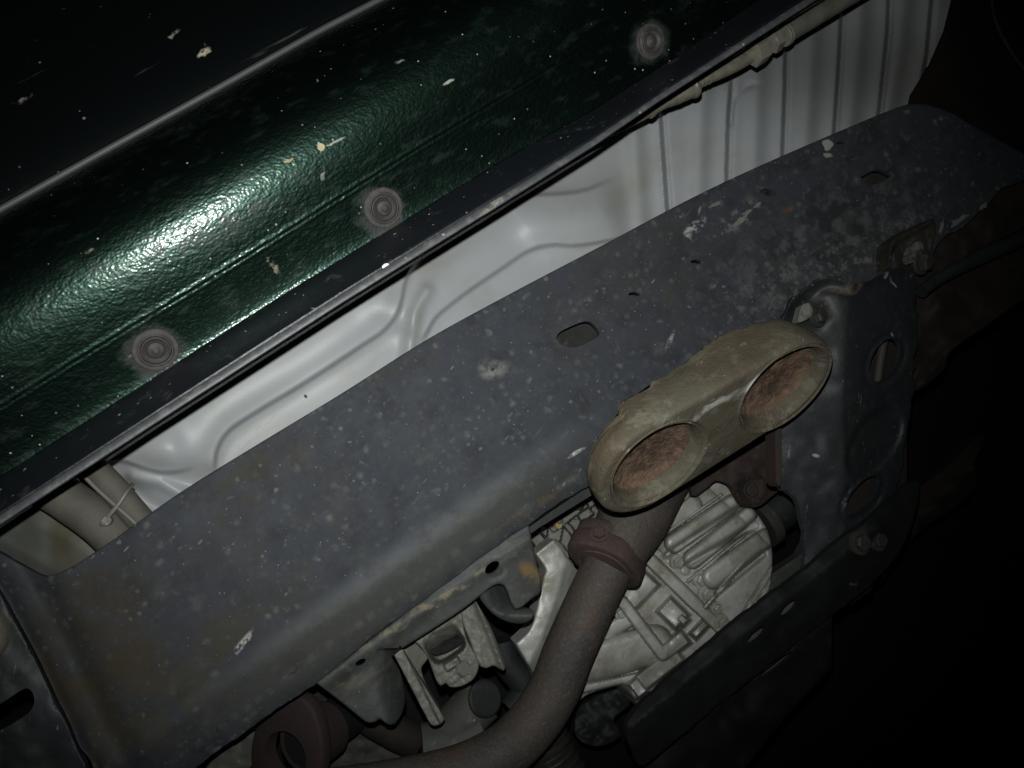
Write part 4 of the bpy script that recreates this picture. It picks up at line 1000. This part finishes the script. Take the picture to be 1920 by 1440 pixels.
# starter-side casting arm left of the pipe
arm = [(1004, 1038, 'c'), (1038, 1011, 'c'), (1056, 1033), (1078, 1064, 'c'), (1090, 1080), (1090, 1180), (1060, 1250), (1020, 1290), (996, 1256), (967, 1207, 'c'), (993, 1181), (1004, 1150), (1014, 1108), (1019, 1082), (1022, 1066)]
def arm_h(P):
    d, _, _ = sdist(P, [(1038, 1005), (1057, 1050), (1042, 1110), (1010, 1200), (990, 1240)])
    return 0.545+np.where(d < 0, 0.0006*np.clip(-d-4, 0, 60)*0.9, 0)+fbm(P, 40, 51)*0.0022
t_a = obj('gearbox_support', sheet('arm', crom(arm, 5, True), arm_h, m_alu, step=4, thick=0.02, edge=5), label='pale cast aluminium support arm left of the exhaust downpipe', cat='casting')
# cluttered casting behind, above the flange
cl = [(985, 990), (1100, 905), (1200, 880), (1200, 960), (1110, 1060), (1060, 1060), (1010, 1030), (995, 1010)]
def cl_h(P):
    b = np.zeros(len(P))
    for cx, cy, w_, h_, an, ht in [(1060, 975, 70, 16, -38, .014), (1075, 1000, 50, 14, 50, .016), (1040, 1000, 30, 30, 10, .010), (1098, 965, 30, 20, -35, .022), (1020, 985, 30, 10, -38, .016), (1080, 945, 22, 22, 0, .016), (1050, 1025, 14, 60, -38, .008), (1125, 930, 60, 20, -35, .012)]:
        b = np.maximum(b, boxm(P, cx, cy, w_, h_, an, ht, 3))
    for cx, cy, r, ht in [(1049, 978, 9, .018), (1084, 948, 11, .020), (1030, 968, 12, .014), (1100, 930, 10, .018)]:
        q = np.hypot(P[:, 0]-cx, P[:, 1]-cy)/r; b = np.maximum(b, ht*np.sqrt(np.maximum(0, 1-np.clip(q, 0, 1)**3)))
    return 0.60-b
t_cl = thing('valve_body', 'small grey castings and connectors glimpsed between rail lip and maroon flange', 'casting', at(1050, 980, 0.6))
obj('cast_block', sheet('cl', cl, cl_h, m_mount, step=2.8, thick=0.02), t_cl)
place('brass_connector', lathe('bc', [(0.0003, 0.006), (0.0028, 0.006), (0.0034, 0.0045), (0.0034, 0)], m_brassbit, 24, [0, 1, 1, 1]), t_cl, at(1044, 984, 0.59), (0, 0, -1))
obj('wire_loop', tube('wl', path([(1048, 958), (1046, 970), (1036, 982), (1022, 986), (1014, 980)], 0.572), 0.0009, m_dark, 8), t_cl)
obj('black_wire', tube('bw', path([(1006, 990), (1016, 1000), (1030, 1018), (1040, 1030)], 0.570), 0.0010, m_dark, 8), t_cl)

# =================================================================== RUSTY TAB
t_t = thing('rusty_mount_tab', 'rust-brown steel mounting tab with a bolt head just below the right socket', 'bracket', at(1407, 920, 0.52))
tab = [(1300, 890), (1345, 870), (1380, 850), (1470, 800), (1480, 905), (1463, 919, 'c'), (1445, 933), (1427, 948), (1407, 952), (1389, 944), (1378, 925), (1366, 908), (1342, 902), (1330, 912), (1300, 930)]
obj('tab_plate', sheet('tab', crom(tab, 6, True), lambda P: 0.525+fbm(P, 30, 71)*0.004-0.003*np.exp(-((np.hypot(P[:, 0]-1407, P[:, 1]-918)-26)/5)**2), m_rusttab, step=5, thick=0.005, edge=3), t_t)
tb_ = lathe('tb', [(0.0002, 0.004), (0.0040, 0.004), (0.0048, 0.0034), (0.0048, 0.0012), (0.0062, 0.001), (0.0062, -0.002)], m_rusttab, 32)
place('bolt_head', tb_, t_t, at(1407, 919, 0.522), (0, 0, -1), 0.2)

# =================================================================== ENGINE MOUNT behind the flange plate
t_m = thing('engine_mount', 'grey cast engine mount with two long ribs and a hollow centre block', 'engine mount', at(840, 1230, 0.52))
rib1 = [(720, 1205), (752, 1200), (760, 1225), (833, 1346, 'c'), (829, 1356), (813, 1361), (804, 1353), (735, 1222)]
obj('mount_rib', sheet('rib1', crom(rib1, 5, True), lambda P: 0.492+0.004*sstep(-2, 3, -sdist(P, [(748, 1200), (822, 1352)])[0]-0)+fbm(P, 16, 81)*0.0016, m_mount, step=3, thick=0.030, edge=3), t_m)
web1 = [(752, 1205), (790, 1175), (803, 1210), (802, 1235), (790, 1256), (822, 1335), (835, 1350), (825, 1352), (768, 1250)]
obj('mount_web', sheet('web1', crom(web1, 5, True), lambda P: 0.506+0.0002*np.clip(P[:, 0]-760, 0, 40)+0*P[:, 0], m_mount, step=4, thick=0.006, edge=3), t_m)
rib2 = [(850, 1110), (885, 1105), (893, 1128), (920, 1175), (948, 1248), (944, 1258), (936, 1254), (925, 1248), (912, 1253), (898, 1246), (880, 1200), (860, 1150)]
obj('mount_rib', sheet('rib2', crom(rib2, 5, True), lambda P: 0.498-0.006*np.exp(-(sdist(P, [(888, 1110), (945, 1256)])[0]/7)**2)+0.0001*np.abs(P[:, 0]-900)+fbm(P, 16, 83)*0.0016, m_mount, step=3, thick=0.030, edge=4), t_m)
blk = [(775, 1185), (857, 1130), (868, 1170), (876, 1200), (890, 1225), (898, 1247), (888, 1273), (864, 1287), (843, 1288), (836, 1281), (827, 1286), (819, 1278), (800, 1228)]
def blk_h(P):
    z = np.full(len(P), 0.494)
    A = math.radians(-32); x = (P[:, 0]-832)*math.cos(A)+(P[:, 1]-1205)*math.sin(A); y = -(P[:, 0]-832)*math.sin(A)+(P[:, 1]-1205)*math.cos(A)
    r = ((np.abs(x)/37)**4+(np.abs(y-2)/30)**4)**0.25
    z += 0.030*sstep(1.05, 0.75, r)*sstep(-30, 22, y)
    z += 0.003*sstep(0, 1, (P[:, 1]-1235)/40)
    z -= boxm(P, 848, 1245, 34, 18, -32, 0.006, 3)
    return z + fbm(P, 14, 85)*0.0022
obj('mount_block', sheet('blk', crom(blk, 5, True), blk_h, m_mount, step=2.6, thick=0.035, edge=4), t_m)
obj('rubber_insert', sheet('ri', crom([(801, 1204), (818, 1188), (852, 1168), (868, 1172), (872, 1190), (864, 1208), (836, 1224), (812, 1228)], 4, True), lambda P: 0.512-0.00035*np.abs(P[:, 1]-1200)*0.2+fbm(P, 16, 3)*0.002, m_black, step=4, thick=0.004, edge=3), t_m)
place('mount_nut', lathe('mn', [(0.0002, 0.004), (0.0042, 0.004), (0.0050, 0.0030), (0.0050, 0)], m_mount, 30, [0, 1, 1, 1]), t_m, at(866, 1252, 0.495), (0.3, 0.3, -1))

# bits below the mount
obj('brown_link', tube('bl', path([(640, 1310), (700, 1350), (740, 1372), (785, 1392)], 0.575, 4), [0.011]*4+[0.0115]*4+[0.012]*4+[0.0112], m_brown, 24), label='rusty brown link below the bracket ear at bottom centre', cat='link')
t_b = thing('rubber_bush', 'dull grey round bush with washer left of the pipe bend', 'bush', at(880, 1330, 0.56))
obj('bush_barrel', tube('bb', path([(830, 1390), (870, 1345), (905, 1310)], 0.57, 4), [0.0165]*9, dark('bush_rubber', (0.060, 0.060, 0.052), 0.7), 30), t_b)
obj('bush_tube', tube('bt', path([(790, 1400), (860, 1390), (905, 1370)], 0.566, 4), 0.0155, dark('bush_tube_steel', (0.060, 0.064, 0.060), 0.7), 24), t_b)
place('bush_washer', lathe('bwsh', [(0.004, 0.003), (0.011, 0.003), (0.0125, 0.0018), (0.0125, 0), (0.004, 0)], m_dark, 32), t_b, at(908, 1310, 0.55), (M @ Vector((0.5, 0.4, 0.8))))
obj('dark_hose', tube('dh', path([(940, 1200), (950, 1240), (985, 1290), (960, 1330)], 0.60), 0.011, m_dark, 18), label='dark hose behind the mount beside the support arm', cat='hose')
obj('dark_link_arm', sheet('dla', crom([(560, 1290), (620, 1275), (700, 1330), (690, 1380), (620, 1395), (570, 1370)], 8, True), lambda P: 0.62+fbm(P, 50, 91)*0.01, m_dark, step=8, thick=0.01, edge=4), label='black steel arm behind the maroon flange', cat='bracket')
obj('sump_edge', sheet('sump', crom([(600, 1400), (640, 1370), (680, 1372), (760, 1400), (780, 1440), (600, 1500)], 8, True), lambda P: 0.60+fbm(P, 50, 93)*0.006, dark('sump_steel', (0.028, 0.028, 0.026)), step=7, thick=0.01, edge=5), label='dark grey sump edge at the bottom left of centre', cat='sump')
obj('pale_bracket', sheet('pbk', crom([(380, 1450), (430, 1395), (478, 1370), (482, 1410), (470, 1440), (400, 1480)], 8, True), lambda P: 0.55+fbm(P, 50, 93)*0.006, dark('dull_olive_steel', (0.060, 0.060, 0.050)), step=7, thick=0.01, edge=5), label='dull olive bracket edge left of the maroon flange at the bottom', cat='bracket')
# corrugated boot bottom centre
bp = path([(1015, 1380), (1040, 1430), (1075, 1500)], 0.58, 16)
obj('rubber_boot', tube('boot', bp, [0.0165+0.0030*math.cos(i*1.5) for i in range(len(bp))], dark('boot_rubber', (0.028, 0.026, 0.022), 0.6), 36), label='ribbed black rubber boot at the bottom edge right of the pipe', cat='boot')
obj('dark_bracket', sheet('dbk', crom([(1085, 1330), (1130, 1300), (1176, 1290), (1182, 1320), (1150, 1350), (1165, 1380), (1120, 1400), (1080, 1380)], 6, True), lambda P: 0.64+fbm(P, 40, 95)*0.012, m_dark, step=5, thick=0.01, edge=3), label='dark broken-looking bracket below the gearbox barrel', cat='bracket')

# =================================================================== CROSSMEMBER
t_x = thing('crossmember', 'dark grey folded crossmember plate with oval holes, bolted to the rail at right', 'crossmember', at(1600, 750, 0.43))
xo = [(1462, 640), (1467, 604), (1482, 567), (1517, 535), (1546, 520), (1575, 522), (1601, 533), (1622, 528), (1668, 508), (1714, 500, 'c'), (1718, 555), (1721, 590), (1719, 628), (1716, 672), (1712, 730), (1703, 800), (1690, 880), (1672, 960), (1652, 1050), (1630, 1110),
      (1560, 1140), (1511, 1090), (1509, 1062), (1506, 1010), (1502, 985), (1495, 945), (1480, 925), (1461, 914, 'c'), (1461, 850), (1463, 760)]
def x_h(P):
    d, _, _ = sdist(P, crom([(1600, 500), (1590, 640), (1584, 780), (1588, 900), (1580, 1080)], 20))   # negative = right of the fold
    z = 0.428+0.00030*np.sqrt(d*d+60)*np.where(d < 0, 0.75, 0.30)
    z += 0.00010*np.maximum(P[:, 1]-600, 0)
    # rolled upper lip, and an eye-shaped curl round the bolt
    dt, al, tot = sdist(P, crom([(1462, 640), (1467, 604), (1482, 567), (1517, 535), (1546, 520), (1575, 522), (1601, 533), (1622, 528), (1668, 508), (1714, 500)], 6))
    z += -0.004*np.exp(-(dt/7)**2) + 0.004*np.exp(-((np.abs(dt)-20)/9)**2)*0.5
    q = np.hypot((P[:, 0]-1515)/1.4, P[:, 1]-585); z += 0.009*np.exp(-(q/24)**2)
    for (cx, cy, a, b, an) in ((1659, 675, 50, 30, -62), (1640, 828, 70, 38, -55), (1617, 930, 52, 26, -52)):
        A = math.radians(an); x = (P[:, 0]-cx)*math.cos(A)+(P[:, 1]-cy)*math.sin(A); y = -(P[:, 0]-cx)*math.sin(A)+(P[:, 1]-cy)*math.cos(A)
        r = np.sqrt((x/a)**2+(y/b)**2)
        z += (0.0040*sstep(1.15, 0.9, r) if cy == 828 else 0.0018*np.exp(-((r-1.05)/0.12)**2))
    return z + fbm(P, 90, 101)*0.0035
xh = [ell(1659, 675, 44, 24, -62, 30), ell(1617, 930, 46, 19, -52, 26)]
obj('folded_plate', sheet('xplate', crom(xo, 6, True), x_h, m_cross, step=5, thick=0.0035, holes=xh, edge=2.5, rag=3.0), t_x)
obj('inner_stay', tube('stay', path([(1665, 600), (1650, 680), (1640, 760)], 0.475, 4), 0.003, m_boltdark, 12), t_x)
obj('inner_web', sheet('iw', [(1600, 620), (1700, 600), (1700, 1000), (1570, 1000)], lambda P: 0.50+0*P[:, 0], m_brown, step=15, thick=0.003), t_x)
obj('left_lip', sheet('xl', crom([(1455, 795), (1463, 790), (1466, 860), (1463, 912), (1456, 905), (1454, 850)], 5, True), lambda P: 0.434+0*P[:, 0], m_rusttab, step=4, thick=0.012), t_x)
# bolts caked with mud
hexc = lathe('hexc', [(0.0002, 0.0052), (0.0046, 0.0052), (0.0054, 0.0044), (0.0054, 0.0010), (0.0078, 0.0008), (0.0078, -0.001)], m_boltdark, 36, [0, 1, 1, 1, 0, 0])
place('crossmember_bolt', hexc, t_x, at(1533, 594, 0.428), (M @ Vector((0.5, 0.15, 0.8))), 0.3, 0.85)
mudl = sheet('mudl', crom([(1498, 590), (1503, 573), (1516, 568), (1524, 578), (1522, 592), (1508, 602), (1496, 604)], 4, True), lambda P: 0.424+vnoise(P, 6, 5)*0.003, m_mud, step=3, thick=0.006, edge=3)
obj('mud_lump', mudl, t_x)
t_xb = thing('bolt_bracket', 'folded dark bracket with mud-caked bolt where rail meets crossmember, upper right', 'bracket', at(1715, 470, 0.43))
bb = [(1663, 505), (1662, 480), (1672, 450), (1700, 430), (1742, 412), (1752, 412), (1754, 440), (1745, 470), (1742, 500), (1720, 505), (1700, 490), (1690, 468), (1680, 462), (1672, 480), (1670, 504)]
obj('folded_ear', sheet('fe', crom(bb, 5, True), lambda P: 0.440-0.006*np.exp(-(sdist(P, [(1668, 500), (1672, 455), (1745, 415)])[0]/6)**2)+fbm(P, 20, 111)*0.003, dark('ear_grime', (0.030, 0.027, 0.021), 0.7), step=4, thick=0.012, edge=3), t_xb)
place('mud_caked_bolt', hexc, t_xb, at(1728, 492, 0.43), (M @ Vector((0.55, -0.1, 0.8))), 0.1, 1.05)
place('bolt_washer', lathe('wsh', [(0.004, 0.002), (0.0085, 0.002), (0.009, 0.001), (0.009, 0)], m_boltdark, 30), t_xb, at(1724, 474, 0.438), (M @ Vector((0.5, 0.1, 0.85))))
obj('mud_lump', sheet('ml2', crom([(1705, 478), (1712, 458), (1724, 452), (1732, 462), (1726, 480), (1714, 492), (1706, 490)], 4, True), lambda P: 0.428+vnoise(P, 5, 6)*0.005, dark('wet_mud', (0.10, 0.098, 0.088), 0.9), step=3, thick=0.006, edge=3), t_xb)

# =================================================================== LOWER DARK BEAM
t_bm = thing('lower_beam', 'near-black lower beam with oval holes crossing beneath the gearbox at lower right', 'beam', at(1450, 1220, 0.53))
bo = [(1172, 1368), (1188, 1335), (1230, 1292), (1369, 1172), (1450, 1110), (1511, 1064), (1570, 1015), (1624, 976), (1720, 900), (1700, 1010), (1640, 1090), (1560, 1155), (1502, 1200), (1360, 1312), (1270, 1385), (1205, 1436), (1185, 1405)]
def bm_h(P):
    d, _, _ = sdist(P, [(1188, 1360), (1380, 1200), (1640, 990)]); return 0.450+0.00022*np.abs(d)+fbm(P, 60, 121)*0.005
bh = [ell(1480, 1140, 21, 8, -45, 18), ell(1419, 1191, 23, 8, -42, 18)]
obj('beam_plate', sheet('beam', crom(bo, 8, True), bm_h, m_beam, step=7, thick=0.004, holes=bh, edge=3, rag=1.2, rsc=24), t_bm)
obj('beam_backing', sheet('bb2', [(1380, 1160), (1500, 1100), (1530, 1160), (1400, 1250)], lambda P: 0.475+0*P[:, 0], dark('beam_inner', (0.07, 0.072, 0.066)), step=10, thick=0.003), t_bm)
lo = [(1205, 1436), (1270, 1385), (1360, 1312), (1502, 1200), (1560, 1155), (1560, 1250), (1460, 1360), (1350, 1500), (1200, 1500)]
obj('beam_skirt', sheet('skirt', lo, lambda P: 0.480+0.0001*(P[:, 1]-1200)+fbm(P, 50, 122)*0.008, m_black, step=12, thick=0.004, holes=[ell(1456, 1247, 46, 6, -38, 20)], edge=3), t_bm)
obj('skirt_backing', sheet('skb', [(1400, 1230), (1500, 1190), (1510, 1230), (1420, 1300)], lambda P: 0.505+0*P[:, 0], dark('skirt_inner', (0.045, 0.046, 0.042)), step=12, thick=0.003), t_bm)
for (x, y, z, s_) in [(1612, 1018, 0.447, 1.0), (1645, 1013, 0.455, 0.9), (1592, 1086, 0.465, 0.9)]:
    place('beam_bolt', hexc, t_bm, at(x, y, z), (M @ Vector((0.3, 0.2, 0.9))), random.random(), s_)
obj('beam_lug', sheet('lug', crom([(1630, 1100), (1642, 1058), (1665, 1045), (1690, 1030), (1660, 1080), (1635, 1098)], 5, True), lambda P: 0.55+fbm(P, 30, 5)*0.004, m_boltdark, step=5, thick=0.008, edge=3), t_bm)

# =================================================================== RIGHT-HAND DARK PARTS
sp = [(1705, 600), (1735, 500), (1800, 440), (1930, 360), (2100, 250), (2100, 480), (1925, 560), (1850, 612), (1800, 645), (1780, 664), (1772, 690), (1760, 703), (1741, 720), (1712, 735), (1690, 730)]
def sp_h(P):
    d, _, _ = sdist(P, [(1690, 760), (1780, 655), (1930, 550)]); q = np.hypot(P[:, 0]-1762, P[:, 1]-575)
    return 0.50-0.006*np.exp(-(d/12)**2)-0.008*np.exp(-(q/22)**2)+fbm(P, 60, 131)*0.006
obj('suspension_arm', sheet('sp', crom(sp, 8, True), sp_h, m_brown, step=8, thick=0.006, edge=5), label='brown-black grimy suspension arm right of the crossmember', cat='suspension arm')
obj('brake_pipe_channel', tube('bpc', path([(1725, 545), (1780, 508), (1930, 440), (2080, 370)], 0.470), 0.0058, dark('channel_paint', (0.016, 0.020, 0.021), 0.6), 12), label='dark blue-grey pipe channel running along the rail at far right', cat='pipe')
lk = [(1628, 1110), (1640, 1075), (1670, 1000), (1668, 960), (1700, 930), (1760, 885), (1800, 850), (1830, 818), (1845, 816), (1843, 836), (1828, 868), (1832, 910), (1800, 945), (1740, 985), (1690, 1030), (1650, 1085)]
def lk_h(P):
    d, al, _ = sdist(P, [(1640, 1060), (1840, 860)]); return 0.60+0.00025*np.abs(d)+0.006*np.sin(al/9.0)*np.exp(-((d-18)/18)**2)*0.8
obj('track_link', sheet('lk', crom(lk, 6, True), lk_h, m_brown, step=6, thick=0.01, edge=4), label='faint dark ribbed link in the shadow right of the crossmember foot', cat='link')
# wheel-arch liner at the top right
wa = [(1790, -260), (1795, -60), (1783, 0), (1768, 60), (1742, 120), (1700, 190), (1680, 260), (1900, 380), (2250, 500), (2250, -260)]
obj('wheel_arch_liner', sheet('wa', crom(wa, 14, True), lambda P: 0.625+0.00012*np.maximum(P[:, 0]-1750, 0)+fbm(P, 120, 141)*0.012, m_brown, step=14, thick=0.004, edge=6), label='dark brown wheel arch liner at the top right corner', cat='arch liner')
ce = crom([(1858, -10), (1864, 30), (1880, 70), (1905, 110), (1940, 150)], 8)
obj('arch_cable', tube('ac', [at(x, y, 0.60) for x, y in ce], 0.0016, m_boltdark, 8), label='thin chipped cable on the arch liner at the top right', cat='cable')
